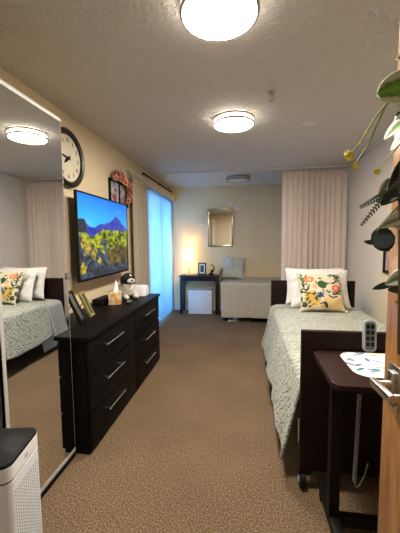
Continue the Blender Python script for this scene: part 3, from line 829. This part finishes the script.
# ------------------------------------------------------------------ console table group
m_navy = mat('blue_black_lacquer', (0.008, 0.009, 0.016), 0.35, var=0.2)
t = thing('console_table', 'slim black console table with square legs against the back wall', 'table', (0, 0, 0))
cx0, cx1, cy0, cy1, cz = -1.215, -0.495, 5.50, 5.81, 0.735
MB().box(cx0 - 0.01, cx1 + 0.01, cy0 - 0.01, cy1, cz - 0.028, cz, 0.003).build('top', m_navy, t)
MB().box(cx0 + 0.045, cx1 - 0.045, cy0 + 0.008, cy0 + 0.026, cz - 0.105, cz - 0.028).box(cx0 + 0.045, cx1 - 0.045, cy1 - 0.03, cy1 - 0.012, cz - 0.105, cz - 0.028) \
    .box(cx0 + 0.008, cx0 + 0.026, cy0 + 0.045, cy1 - 0.045, cz - 0.105, cz - 0.028).box(cx1 - 0.026, cx1 - 0.008, cy0 + 0.045, cy1 - 0.045, cz - 0.105, cz - 0.028).build('apron', m_navy, t, smooth=False)
for x in (cx0, cx1 - 0.045):
    for y in (cy0, cy1 - 0.05):
        MB().box(x, x + 0.045, y, y + 0.045, 0, cz - 0.028, 0.002).build('leg', m_navy, t)
t = thing('storage_box', 'white lidded storage box on the carpet under the console table', 'storage box', (-0.835, 5.65, 0))
MB().box(-0.225, 0.225, -0.12, 0.12, 0, 0.39, 0.008).build('body', m_white, t)
MB().box(-0.235, 0.235, -0.13, 0.13, 0.375, 0.45, 0.010).build('lid', m_white, t)

t = thing('table_lamp', 'lit table lamp with a white drum shade on the console table', 'lamp', (-1.065, 5.66, cz))
MB().lathe([(0.004, 0), (0.055, 0), (0.055, 0.010), (0.018, 0.02), (0.010, 0.05), (0.010, 0.20), (0.016, 0.215), (0.010, 0.23), (0.007, 0.27)], n=28).build('base', m_nickel, t)
MB().lathe([(0.098, 0.262), (0.090, 0.488), (0.088, 0.488), (0.096, 0.262), (0.098, 0.262)], n=40, caps=False).build('lamp_shade', m_shade, t)
MB().ball((0, 0, 0.37), 0.028, sub=2).build('bulb', emit_mat('warm_bulb', (1.0, 0.74, 0.40), 50), t)
t = thing('photo_frame', 'black photo frame with a white mat standing on the console table', 'photo frame', (-0.81, 5.64, cz), 0.0)
Rl = Matrix.Rotation(radians(-10), 4, 'X')
MB().box(-0.075, 0.075, -0.008, 0.008, 0, 0.022, 0.002).box(-0.075, 0.075, -0.008, 0.008, 0.208, 0.23, 0.002).box(-0.075, -0.053, -0.008, 0.008, 0.022, 0.208, 0.002).box(0.053, 0.075, -0.008, 0.008, 0.022, 0.208, 0.002).xform(Rl).build('frame', m_blackp, t)
MB().box(-0.053, 0.053, -0.003, 0.006, 0.022, 0.208).xform(Rl).build('mat_board', m_white, t, smooth=False)
MB().box(-0.033, 0.033, -0.0045, -0.003, 0.05, 0.18).xform(Rl).build('photograph', m_darkprint, t, smooth=False)
MB().tube([(0, 0.03, 0.14), (0, 0.10, 0.004)], 0.004, 8).build('strut', m_blackp, t)
t = thing('figurine', 'small dark crescent figurine beside the black photo frame on the console table', 'figurine', (-0.635, 5.65, cz))
MB().lathe([(0.005, 0), (0.048, 0), (0.048, 0.018), (0.020, 0.035), (0.012, 0.06)], n=24).build('base', m_dark, t)
c_ = MB(); cp = []
for k in range(18):
    a = radians(-95 - 200 * k / 17 + 0)
    cp.append((0.055 * cos(a) * -1, 0, 0.125 + 0.065 * sin(a)))
c_.tube(cp, 0.016, 8, 0.004); c_.build('crescent', m_dark, t)
MB().ball((0.012, 0, 0.075), 0.024, (0.9, 0.9, 1.1), 2).build('bust', m_dark, t)

# ------------------------------------------------------------------ cushions
def pillow_mb(w_, h_, th, n=36, pinch=0.07, seed=1, wr=0.004, flange=0.0):
    """closed soft cushion in its local x (width) / z (height) plane, thickness along y"""
    mb = MB(); bm = mb.bm
    rnd = random.Random(seed); p = [rnd.uniform(0, 6) for _ in range(6)]
    def pos(u, v, s):
        x = (u - 0.5) * 2; z = (v - 0.5) * 2
        xx = x * (1 - pinch * (1 - z * z) * abs(x) ** 2); zz = z * (1 - pinch * (1 - x * x) * abs(z) ** 2)
        e = max(0.0, (1 - abs(x) ** 2.6) * (1 - abs(z) ** 2.6)) ** 0.5
        t_ = th / 2 * e
        t_ += wr * e * (sin(7 * x + p[0] + 3 * z) + sin(9 * z + p[1] - 4 * x) + 0.6 * sin(17 * x * z + p[2]))
        return (xx * w_ / 2, s * max(t_, 0.0), zz * h_ / 2)
    for s in (-1, 1):
        mb.grid(lambda u, v: pos(u, v, s), n, n, lambda a, b: (a, b))
    bmesh.ops.remove_doubles(bm, verts=bm.verts[:], dist=1e-5)
    return mb
def lean(x, y, z, tilt, rz=0, roll=0):
    return Matrix.Translation((x, y, z)) @ Matrix.Rotation(rz, 4, 'Z') @ Matrix.Rotation(tilt, 4, 'X') @ Matrix.Rotation(roll, 4, 'Y')

# ------------------------------------------------------------------ near bed
t = thing('hospital_bed', 'single bed with dark wooden end boards along the right wall', 'bed')
BX0, BX1, BY0, BY1 = 0.300, 1.29, 1.615, 3.78
MB().box(BX0, BX1, BY0, BY0 + 0.038, 0.11, 0.893, 0.006).build('footboard', m_brownwood, t)
MB().box(BX0 + 0.02, BX1 - 0.0, BY1 - 0.038, BY1, 0.20, 0.885, 0.006).build('headboard', m_brownwood, t)
fr = MB()
fr.box(BX0 + 0.03, BX1 - 0.03, BY0 + 0.038, BY1 - 0.038, 0.30, 0.36)
fr.box(BX0 + 0.06, BX0 + 0.12, BY0 + 0.06, BY1 - 0.06, 0.16, 0.30); fr.box(BX1 - 0.12, BX1 - 0.06, BY0 + 0.06, BY1 - 0.06, 0.16, 0.30)
fr.box(BX0 + 0.12, BX1 - 0.12, BY0 + 0.25, BY0 + 0.31, 0.16, 0.22); fr.box(BX0 + 0.12, BX1 - 0.12, BY1 - 0.35, BY1 - 0.29, 0.16, 0.22)
fr.build('bed_frame', m_dark, t, smooth=False)
for x in (BX0 + 0.03, BX1 - 0.08):
    for y in (BY0 + 0.002, BY1 - 0.036):
        lg = MB().box(x, x + 0.035, y, y + 0.034, 0.085, 0.22).build('leg', m_dark, t, smooth=False)
        MB().lathe([(0.004, -0.016), (0.040, -0.016), (0.045, -0.010), (0.045, 0.010), (0.040, 0.016), (0.004, 0.016)], c=(x - 0.012, y + 0.017, 0.045), axis='x', n=28).build('caster', m_blackp, lg)
        MB().lathe([(0.003, -0.019), (0.018, -0.019), (0.018, 0.019), (0.003, 0.019)], c=(x - 0.012, y + 0.017, 0.045), axis='x', n=16).build('caster_hub', m_grey, lg)
MB().tube([(BX0 - 0.004, BY0 + 0.012, 0.27), (BX0 - 0.004, BY0 + 0.012, 0.40)], 0.005, 8).build('release_rod', m_chrome, t)
tag(MB().box(BX0 + 0.045, BX1 - 0.045, BY0 + 0.05, BY1 - 0.045, 0.362, 0.590, 0.035, 4).build('mattress', m_sheet), 'mattress in a pale blue sheet on the near bed', 'mattress')

def drape(y0, y1, ztop, edge_out, zhem, seed, wav, nu=70, nv=90, hem_fn=None, lift=0.0):
    """cloth lying on the mattress and hanging over its left side; u runs across (right to left and down), v along y"""
    rnd = random.Random(seed); p = [rnd.uniform(0, 6) for _ in range(8)]
    xr, xl = BX1 - 0.06, BX0 + 0.045
    def f(u, v):
        y = y0 + (y1 - y0) * v
        flat = xr - xl
        ze = hem_fn(y) if hem_fn else zhem
        rad = 0.05
        total = flat + (ztop - ze)
        s = u * total
        puff = 0.010 * sin(5 * y + p[0]) * sin(4 * s + p[1]) + 0.004 * sin(17 * y + p[2] + 3 * s)
        if s < flat - rad:
            return (xr - s, y, ztop + lift + 0.006 + abs(puff) * min(1, s / 0.1))
        if s < flat + rad:
            a = (s - flat + rad) / (2 * rad) * pi / 2
            return (xl + rad - (rad + edge_out * 0.3) * sin(a), y, ztop + lift - rad + rad * cos(a) + 0.006 * (1 - a / 1.6))
        d = (s - flat - rad) / max(1e-6, total - flat - rad)
        w_ = wav * d * (sin(11 * y + p[3]) + 0.6 * sin(23 * y + p[4] + d) + 0.4 * sin(5 * y + p[5]))
        out = edge_out * (0.3 + 0.7 * d) + w_ * 0.5
        return (xl - out, y + 0.012 * d * sin(9 * y + p[6]), ztop + lift - rad - (ztop - rad - ze) * d)
    tot = 0.9 + ztop - zhem
    return MB().grid(f, nu, nv, lambda a, b: (a * tot, b * (y1 - y0)))
t = tag(drape(3.18, 3.70, 0.592, 0.125, 0.06, 3, 0.012).build('blanket', m_sage, solid=0.008), 'plain pale sage blanket hanging over the head end of the near bed', 'blanket')
def hem(y):
    k = min(1.0, max(0.0, (2.0 - y) / 0.32))
    return 0.190 - 0.06 * k + 0.02 * sin(6 * y)
q = thing('quilt', 'sage green quilt with stitched leaf pattern spread over the near bed', 'quilt')
drape(BY0 + 0.045, 3.38, 0.600, 0.145, 0.15, 8, 0.020, 80, 120, hem, 0.012).build('quilt_top', m_quilt, q, solid=0.014)
# piped head edge of the quilt
pp = []
rad = 0.05; xr, xl = BX1 - 0.06, BX0 + 0.045
for k in range(14): pp.append((xr - (xr - xl - rad) * k / 13, 3.385, 0.630))
for k in range(1, 7):
    a = k / 6 * pi / 2; pp.append((xl + rad - (rad + 0.038) * sin(a), 3.385, 0.568 + 0.066 * cos(a)))
for k in range(1, 12):
    d = k / 11; pp.append((xl - 0.145 * (0.3 + 0.7 * d) - 0.008, 3.385, 0.56 - 0.37 * d))
MB().tube(pp, 0.009, 8).build('piping', m_sage, q)

# pillows on the near bed
tag(pillow_mb(0.66, 0.43, 0.14, seed=2, wr=0.006).xform(lean(0.80, 3.615, 0.840, radians(-14))).build('bed_pillow', m_sham), 'white pillow leaning on the dark headboard, hindmost of the near bed pillows', 'pillow', 'pillows on the near bed')
tag(pillow_mb(0.64, 0.43, 0.13, seed=6, wr=0.007).xform(lean(0.815, 3.455, 0.838, radians(-20), 0.04)).build('bed_pillow', m_sham), 'white embossed pillow standing between the floral cushion and the rear pillow', 'pillow', 'pillows on the near bed')
cush = thing('floral_cushion', 'cream cushion embroidered with flowers and leaves at the front of the near bed pillows', 'cushion')
N_ = 110
cm = lean(0.79, 3.285, 0.828, radians(-28), 0.05, 0.0)
pb = pillow_mb(0.445, 0.42, 0.13, n=N_, seed=9, wr=0.004)
loc = np.array([v.co[:] for v in pb.bm.verts])
U = loc[:, 0] / 0.23; V = loc[:, 2] / 0.21
pb.xform(cm)
o = pb.build('cover', attr_mat('embroidered_cotton', 0.85, bump=0.3), cush)
cc = np.tile(lin((214, 202, 176)), (len(U), 1))
def blob(cx, cy, rx, ry, rot, col, rag=0.25, seed=0, hole=None):
    global cc
    x = U - cx; y = V - cy
    a = x * cos(rot) + y * sin(rot); b = -x * sin(rot) + y * cos(rot)
    d = np.sqrt((a / rx) ** 2 + (b / ry) ** 2) + rag * (fbm(U * 9 + 20, V * 9 + 20, seed) - 0.5) * 2
    cc = np.where((d < 1)[:, None], lin(col), cc)
rnd = random.Random(11)
blob(0.45, -0.68, 0.55, 0.34, 0.1, (206, 176, 120), 0.15, 2)
blob(-0.45, -0.40, 0.32, 0.40, 0.2, (205, 165, 85), 0.3, 3)
greens = [(38, 66, 40), (60, 84, 48), (88, 108, 62), (28, 48, 36)]
for k in range(110):
    a = rnd.uniform(0, 6.28)
    cx = rnd.choice([rnd.uniform(-0.9, -0.55), rnd.uniform(0.5, 0.92), rnd.uniform(-0.5, 0.5)])
    cy = rnd.uniform(-0.88, 0.88)
    if cx > 0.1 and cy < -0.4: continue
    blob(cx, cy, rnd.uniform(0.07, 0.14), rnd.uniform(0.025, 0.05), a, rnd.choice(greens), 0.1, k)
blob(0.02, 0.30, 0.22, 0.20, 0, (48, 84, 48), 0.25, 60); blob(0.03, 0.02, 0.025, 0.30, 0.1, (50, 70, 40), 0.1, 61)
blob(-0.50, 0.58, 0.20, 0.17, 0, (230, 120, 90), 0.3, 62); blob(-0.50, 0.58, 0.08, 0.07, 0, (240, 190, 120), 0.3, 63)
blob(0.60, 0.10, 0.19, 0.20, 0, (222, 105, 85), 0.3, 64); blob(0.60, 0.10, 0.07, 0.07, 0, (245, 190, 150), 0.2, 65)
blob(-0.10, -0.28, 0.14, 0.09, 0.5, (52, 66, 130), 0.2, 66); blob(-0.20, -0.20, 0.06, 0.06, 0.0, (80, 110, 170), 0.2, 67)
blob(0.12, -0.72, 0.06, 0.16, 0.3, (40, 44, 60), 0.2, 68); blob(-0.78, -0.75, 0.12, 0.10, 0, (60, 60, 40), 0.3, 69)
blob(-0.30, 0.20, 0.10, 0.09, 0, (235, 160, 120), 0.3, 70)
set_cols(o, cc)
for sx in (-1, 1):
    for sz in (-1, 1):
        p = cm @ Vector((sx * 0.232, 0, sz * 0.212))
        z_low = p.z
        tm = MB().ball(p, 0.013, sub=2)
        tm.lathe([(0.006, 0.0), (0.016, -0.035), (0.014, -0.036), (0.003, -0.03)], c=(p.x, p.y - 0.004, p.z - 0.006), n=12)
        tm.build('tassel', m_whitep, cush)

# ------------------------------------------------------------------ bed control and its cord
t = thing('bed_control', 'grey hand control with dark buttons hooked over the footboard of the near bed', 'hand control', (0.628, BY0 - 0.004, 0.0))
Rk = Matrix.Translation((0, -0.012, 0.80)) @ Matrix.Rotation(radians(-4), 4, 'X')
def rr(hw_, hh_, r, n=5):
    pts = []
    for cx, cy, a0 in ((hw_ - r, hh_ - r, 0), (-hw_ + r, hh_ - r, pi / 2), (-hw_ + r, -hh_ + r, pi), (hw_ - r, -hh_ + r, 1.5 * pi)):
        for k in range(n + 1): a = a0 + pi / 2 * k / n; pts.append((cx + r * cos(a), cy + r * sin(a)))
    return pts
toy = Matrix.Rotation(radians(90), 4, 'X')    # xy plane -> xz plane facing -y
MB().prism(rr(0.030, 0.082, 0.022), -0.011, 0.011, 0.004).xform(Rk @ Matrix.Translation((0, 0, 0.082)) @ toy).build('body', m_grey, t)
MB().prism(rr(0.023, 0.070, 0.014), 0.0105, 0.0122).xform(Rk @ Matrix.Translation((0, 0, 0.084)) @ toy).build('keypad', mat('dark_keypad', (0.07, 0.09, 0.085), 0.5), t)
for i in range(2):
    for j in range(4):
        MB().prism(rr(0.0075, 0.010, 0.003), 0.012, 0.0145, 0.001).xform(Rk @ Matrix.Translation((-0.011 + 0.022 * i, 0, 0.042 + j * 0.030)) @ toy).build('button', m_blackp, t)
MB().box(-0.012, 0.012, -0.002, 0.046, 0.900, 0.905).box(-0.012, 0.012, 0.043, 0.046, 0.86, 0.905).box(-0.012, 0.012, -0.012, -0.002, 0.86, 0.905).build('hook', m_grey, t)
cd = MB(); cp = []
for k in range(40 * 10):
    s = k / 399; z = 0.66 - 0.54 * s
    a = k / 10 * 2 * pi
    r = 0.0075
    cp.append((r * cos(a) - 0.05 - 0.012 * s, -0.05 + r * sin(a), z))
st = [(0.0, -0.018, 0.805), (-0.004, -0.04, 0.77), (-0.03, -0.05, 0.72), (-0.045, -0.05, 0.68)]
en = [(-0.060, -0.05, 0.10), (-0.052, -0.048, 0.085), (-0.03, -0.03, 0.085), (0.0, -0.01, 0.12), (0.02, 0.0, 0.19)]
cd.tube(st + cp + en, 0.0036, 6).build('coiled_cord', m_cord, t)

# ------------------------------------------------------------------ overbed table
t = thing('overbed_table', 'dark mahogany overbed table on casters in front of the footboard', 'table')
TX0, TX1, TY0, TY1, TZ = 0.348, 1.10, 1.203, 1.592, 0.80
MB().rbox(TX0, TX1, TY0, TY1, TZ - 0.022, TZ, 0.04, bev=0.004).build('tabletop', m_mahog, t)
MB().rbox(TX0 + 0.002, TX1 - 0.002, TY0 + 0.002, TY1 - 0.002, TZ - 0.030, TZ - 0.022, 0.04).build('edge_rail', m_blackp, t)
for x in (0.392, 1.02):
    MB().box(x, x + 0.046, 1.375, 1.425, 0.075, TZ - 0.03, 0.004).build('column', m_dark, t)
    ft = MB().box(x, x + 0.046, 1.215, 1.575, 0.045, 0.08, 0.006).build('foot', m_dark, t)
    for y in (1.235, 1.555):
        MB().lathe([(0.003, -0.011), (0.018, -0.011), (0.021, -0.006), (0.021, 0.006), (0.018, 0.011), (0.003, 0.011)], c=(x + 0.014, y, 0.021), axis='x', n=22).build('caster', m_blackp, ft)
MB().box(0.438, 1.02, 1.38, 1.42, 0.030, 0.078, 0.004).build('base_bar', m_dark, t)
MB().box(0.438, 1.02, 1.385, 1.415, TZ - 0.075, TZ - 0.03, 0.003).build('top_bar', m_dark, t)
m_pl = attr_mat('leaf_print_placemat', 0.6)
pm = MB()
px0, px1, py0, py1 = 0.466, 0.92, 1.292, 1.578
pl = pm.grid(lambda u, v: (px0 + u * (px1 - px0), py0 + v * (py1 - py0), TZ + 0.0022), 150, 100)
rr_ = 0.07
kill = []
for v_ in pm.bm.verts:
    for sx, sy in ((px0, py0), (px0, py1), (px1, py0), (px1, py1)):
        cx = sx + (rr_ if sx == px0 else -rr_); cy = sy + (rr_ if sy == py0 else -rr_)
        dx, dy = v_.co.x - cx, v_.co.y - cy
        if dx * (1 if sx == px0 else -1) < 0 and dy * (1 if sy == py0 else -1) < 0:
            L_ = sqrt(dx * dx + dy * dy)
            m_ = max(abs(dx), abs(dy))
            if L_ > 1e-6:
                s = m_ / L_; v_.co.x = cx + dx * s; v_.co.y = cy + dy * s
o = pm.build('placemat', m_pl, smooth=False, solid=0.002, off=-1)
tag(o, 'white placemat with scattered blue and orange leaves on the overbed table', 'placemat')
co = np.array([v.co[:] for v in o.data.vertices])
U = (co[:, 0] - px0) / 0.2; V = (co[:, 1] - py0) / 0.2
cc = np.tile(lin((238, 236, 228)), (len(U), 1))
rnd = random.Random(5)
cols = [(45, 60, 120), (90, 150, 170), (225, 130, 80), (60, 55, 95), (110, 140, 190), (235, 170, 130), (50, 110, 130)]
for k in range(34):
    blob(rnd.uniform(0, 2.2), rnd.uniform(0, 1.45), rnd.uniform(0.09, 0.15), rnd.uniform(0.03, 0.05), rnd.uniform(-0.4, 2.6), rnd.choice(cols), 0.08, k)
set_cols(o, cc)

# ------------------------------------------------------------------ far bed
t = thing('single_bed', 'narrow bed along the back wall behind the divider curtain', 'bed')
FX0, FX1, FY0, FY1 = -0.40, 1.44, 5.02, 5.80
fr = MB().box(FX0 + 0.03, FX1 - 0.02, FY0 + 0.03, FY1 - 0.02, 0.24, 0.32)
fr.build('bed_frame', m_dark, t, smooth=False)
for x in (FX0 + 0.06, 0.10, FX1 - 0.12):
    for y in (FY0 + 0.045, FY1 - 0.10):
        MB().box(x, x + 0.05, y, y + 0.05, 0.0, 0.24).build('leg', m_dark, t, smooth=False)
MB().box(FX0 - 0.045, FX0 - 0.012, FY0 + 0.2, FY1 - 0.02, 0.22, 0.86, 0.006).build('headboard', mat('mid_brown_wood', (0.20, 0.11, 0.055), 0.5, var=0.25, scale=6), t)
MB().box(FX0 + 0.01, FX1, FY0 + 0.015, FY1, 0.325, 0.655, 0.03, 3).build('mattress', m_sheet, t)
m_lin = mat('oatmeal_bed_cover', (0.52, 0.47, 0.385), 0.9, var=0.06, scale=14, bump=0.3, bscale=90)
def cover(u, v):
    x = FX0 - 0.004 + (FX1 - 0.06 - FX0 + 0.008) * u
    top = 0.672; w_ = 0.80; drop = 0.60; r = 0.035
    s = v * (w_ + drop)
    if s < w_ - r: return (x, FY1 - s, top + 0.004 * sin(11 * x + 5 * s))
    if s < w_ + r:
        a = (s - w_ + r) / (2 * r) * pi / 2
        return (x, FY1 - w_ + r - r * sin(a), top - r + r * cos(a))
    d = (s - w_ - r) / (drop - r)
    k = 0.012 * d * (sin(9 * x + 1) + 0.5 * sin(21 * x))
    return (x + 0.02 * d * (0.5 - u), FY1 - w_ - 0.02 * d + k, top - r - (drop - r) * d * 0.975 + 0.0)
tag(MB().grid(cover, 90, 60).build('bed_cover', m_lin, solid=0.008), 'plain oatmeal bed cover hanging to near the carpet on the far bed', 'bed cover')
def end_drop(u, v):
    return (FX0 - 0.004 - 0.012 * v, FY0 + 0.02 + 0.76 * u, 0.672 - 0.5 * v)
tag(pillow_mb(0.43, 0.43, 0.13, seed=12, pinch=0.13, wr=0.005).xform(lean(-0.205, 5.46, 0.890, radians(-16), 0.18, radians(7))).build('square_cushion', mat('pale_green_print', (0.50, 0.53, 0.46), 0.9, var=0.22, scale=45, bump=0.2)),
    'pale green patterned square cushion standing at the head of the far bed', 'cushion')
t = thing('slippers', 'pale slipper lying on the carpet under the far bed', 'slipper', (-0.20, 5.10, 0.0), 0.3)
MB().rbox(-0.10, 0.10, -0.04, 0.04, 0, 0.018, 0.035, bev=0.004).build('sole', m_whitep, t)
MB().ball((0.045, 0, 0.022), 0.040, (1.25, 0.95, 0.85), 2).build('upper', m_whitep, t)
t.name = 'slipper'

# ------------------------------------------------------------------ picture on the right wall
t = thing('picture_frame', 'small dark picture frame on the right wall, half hidden by the door', 'picture frame', (XR, 3.22, 1.15))
MB().box(-0.03, 0, -0.22, -0.19, -0.13, 0.13, 0.003).box(-0.03, 0, 0.19, 0.22, -0.13, 0.13, 0.003).box(-0.03, 0, -0.19, 0.19, -0.13, -0.10, 0.003).box(-0.03, 0, -0.19, 0.19, 0.10, 0.13, 0.003).build('frame', m_blackp, t)
MB().box(-0.016, -0.004, -0.19, 0.19, -0.10, 0.10).build('picture', mat('muted_print', (0.42, 0.30, 0.30), 0.3, var=0.3, scale=12), t, smooth=False)

# ------------------------------------------------------------------ air purifier, lower left
t = thing('air_purifier', 'white air purifier with a black top and slotted sides before the mirrored wardrobe', 'air purifier', (-0.895, 0.885, 0), 0.20)
pw, pd = 0.125, 0.105
MB().rbox(-pw, pw, -pd, pd, 0.0, 0.018, 0.03).build('base', m_blackp, t)
MB().rbox(-pw, pw, -pd, pd, 0.018, 0.585, 0.03).build('casing', m_perf, t)
MB().rbox(-pw + 0.003, pw - 0.003, -pd + 0.003, pd - 0.003, 0.585, 0.592, 0.028).build('seam', m_blackp, t)
MB().rbox(-pw, pw, -pd, pd, 0.592, 0.640, 0.03).build('collar', m_white, t)
MB().rbox(-pw + 0.001, pw - 0.001, -pd + 0.001, pd - 0.001, 0.640, 0.652, 0.03, bev=0.006).build('control_top', m_blackp, t)
text_part('emblem', 'co', 0.022, Matrix.Translation((pw + 0.0006, 0.0, 0.616)) @ face_x, m_grey, t)

# ------------------------------------------------------------------ swag of leaves and flowers on the open door
t = thing('floral_swag', 'artificial swag of variegated leaves and yellow flowers hung on the open oak door', 'floral swag', (0, 0, 0))
sp = MB()
sp.tube([(0.372, 0.80, 2.03), (0.366, 0.76, 1.9), (0.355, 0.755, 1.7), (0.352, 0.76, 1.5), (0.356, 0.75, 1.3), (0.362, 0.75, 1.1)], 0.006, 8).build('vine', m_brownstem, t)
MB().box(DX - 0.012 , DX + 0.055, 0.785, 0.815, 2.031, 2.034).box(DX - 0.012, DX - 0.009, 0.785, 0.815, 1.99, 2.034).build('door_hanger', m_chrome, t)
def leaf(b, tip, w_, m, side=(0.2, 0, 1), curl=0.1, fold=0.2, blunt=0.8):
    leaf_mesh(MB(), b, tip, w_, side, curl, fold, blunt=blunt).build('leaf', m, t, solid=0.0008)
# leaves that stick out past the free edge of the door
leaf((0.385, 0.75, 1.712), (0.300, 0.78, 1.706), 0.082, m_varleaf, (0.1, 0.3, 1), 0.02, 0.15, 0.5)
leaf((0.372, 0.75, 1.785), (0.338, 0.775, 1.776), 0.026, m_creamleaf, (0.1, 0.2, 1), 0.05)
leaf((0.385, 0.75, 1.655), (0.318, 0.775, 1.600), 0.055, m_varleaf, (0.6, 0.2, 0.8), 0.05)
leaf((0.378, 0.76, 1.625), (0.335, 0.78, 1.575), 0.035, m_creamleaf, (0.5, 0.1, 0.8), 0.05)
leaf((0.372, 0.75, 1.570), (0.332, 0.775, 1.465), 0.036, m_darkleaf, (0.9, 0.1, 0.4), 0.04)
leaf((0.375, 0.75, 1.500), (0.318, 0.775, 1.450), 0.040, m_darkleaf, (0.5, 0.1, 1), 0.04)
leaf((0.380, 0.75, 1.470), (0.352, 0.775, 1.420), 0.036, m_darkleaf, (0.7, 0.1, 0.5), 0.04)
leaf((0.335, 0.778, 1.515), (0.316, 0.785, 1.470), 0.016, m_creamleaf, (1, 0, 0.3), 0.05)
leaf((0.352, 0.775, 1.377), (0.302, 0.785, 1.366), 0.060, m_darkleaf, (0.2, 0.2, 1), 0.01, 0.05, 0.5)
leaf((0.312, 0.785, 1.362), (0.288, 0.79, 1.366), 0.010, m_darkleaf, (0.2, 0.1, 1), 0.02)
leaf((0.375, 0.75, 1.430), (0.312, 0.77, 1.398), 0.030, m_creamleaf, (0.3, 0.1, 1), 0.10)
leaf((0.380, 0.745, 1.400), (0.330, 0.765, 1.412), 0.030, m_creamleaf, (0.3, 0.1, 1), 0.05)
leaf((0.380, 0.75, 1.440), (0.345, 0.77, 1.425), 0.034, m_varleaf, (0.3, 0.1, 1), 0.05)
leaf((0.352, 0.77, 1.268), (0.310, 0.785, 1.249), 0.015, m_darkleaf, (0.2, 0.1, 1), 0.10)
leaf((0.385, 0.745, 1.300), (0.332, 0.77, 1.262), 0.038, m_creamleaf, (0.4, 0.1, 1), 0.06)
leaf((0.385, 0.745, 1.262), (0.338, 0.77, 1.250), 0.026, m_darkleaf, (0.2, 0.1, 1), 0.03)
leaf((0.382, 0.745, 1.335), (0.358, 0.77, 1.300), 0.026, m_varleaf, (0.4, 0.1, 1), 0.05)
for a, b, w_, m in (((0.375, 0.70, 1.70), (0.35, 0.65, 1.62), 0.06, m_varleaf), ((0.375, 0.69, 1.55), (0.34, 0.64, 1.50), 0.06, m_darkleaf),
                    ((0.378, 0.69, 1.42), (0.35, 0.63, 1.36), 0.06, m_varleaf), ((0.378, 0.69, 1.30), (0.35, 0.64, 1.22), 0.05, m_creamleaf)):
    leaf(a, b, w_, m, (0.3, 0.5, 0.6))
# twigs with yellow flowers
def stem(pts, r, m): MB().tube(pts, r, 6, r * 0.6).build('stem', m, t)
stem([(0.35, 0.765, 1.70), (0.322, 0.778, 1.682), (0.300, 0.78, 1.655), (0.275, 0.785, 1.607), (0.250, 0.79, 1.575)], 0.0034, m_stem)
stem([(0.322, 0.778, 1.682), (0.305, 0.772, 1.645), (0.284, 0.775, 1.59), (0.262, 0.785, 1.552)], 0.0028, m_stem)
stem([(0.37, 0.75, 1.62), (0.345, 0.77, 1.58), (0.312, 0.785, 1.535)], 0.0016, m_stem)
stem([(0.36, 0.76, 1.46), (0.325, 0.78, 1.41), (0.310, 0.785, 1.375)], 0.0022, m_brownstem)
def yflower(c, r, ax): rosette(MB(), c, ax, r, 2, 5).build('flower', m_yellow, t)
yflower((0.250, 0.79, 1.573), 0.013, (-0.7, -0.6, -0.3)); yflower((0.243, 0.788, 1.579), 0.008, (-0.7, -0.6, 0.3))
yflower((0.261, 0.785, 1.549), 0.008, (-0.4, -0.7, -0.5)); yflower((0.311, 0.785, 1.532), 0.008, (-0.4, -0.8, -0.4))
yflower((0.357, 0.76, 1.222), 0.007, (-0.4, -0.8, 0.2))
for a in ((0.281, 0.782, 1.622), (0.276, 0.78, 1.58), (0.270, 0.785, 1.60)):
    MB().ball(a, 0.0032, sub=1).build('bud', m_yellow, t)
# fine toothed sprigs
def sprig(p0, p1, n_, ln, m):
    p0 = Vector(p0); p1 = Vector(p1); mb = MB().tube([p0, p0.lerp(p1, 0.5) + Vector((0, 0, 0.004)), p1], 0.0016, 6)
    d = (p1 - p0).normalized(); s = d.cross(Vector((0, 1, 0))).normalized()
    for k in range(n_):
        q_ = p0.lerp(p1, (k + 0.5) / n_); l_ = ln * (1 - 0.6 * k / n_)
        for g in (-1, 1):
            leaf_mesh(mb, q_, q_ + s * (g * l_) + d * l_ * 0.8, l_ * 0.5, s.cross(Vector((0, 1, 0))), 0.1, 0.1, 2, 4)
    mb.build('sprig', m, t)
sprig((0.335, 0.775, 1.482), (0.276, 0.785, 1.449), 11, 0.010, m_greyleaf)
sprig((0.330, 0.775, 1.476), (0.279, 0.785, 1.405), 11, 0.009, m_greyleaf)
sprig((0.372, 0.75, 1.52), (0.325, 0.775, 1.475), 8, 0.014, m_greyleaf)
# white ribbon with dark writing strokes
rb = MB().grid(lambda u, v: (0.333 + 0.05 * u + 0.006 * sin(7 * v), 0.768 - 0.03 * u, 1.640 + 0.042 * v + 0.006 * u), 8, 8).build('ribbon', m_white, t, solid=0.001)
for p0, p1 in (((0.342, 0.759, 1.668), (0.356, 0.752, 1.670)), ((0.336, 0.763, 1.649), (0.345, 0.757, 1.653))):
    MB().tube([p0, ((p0[0] + p1[0]) / 2, (p0[1] + p1[1]) / 2 - 0.001, (p0[2] + p1[2]) / 2 + 0.003), p1], 0.0022, 6).build('ink_stroke', m_blackp, rb)
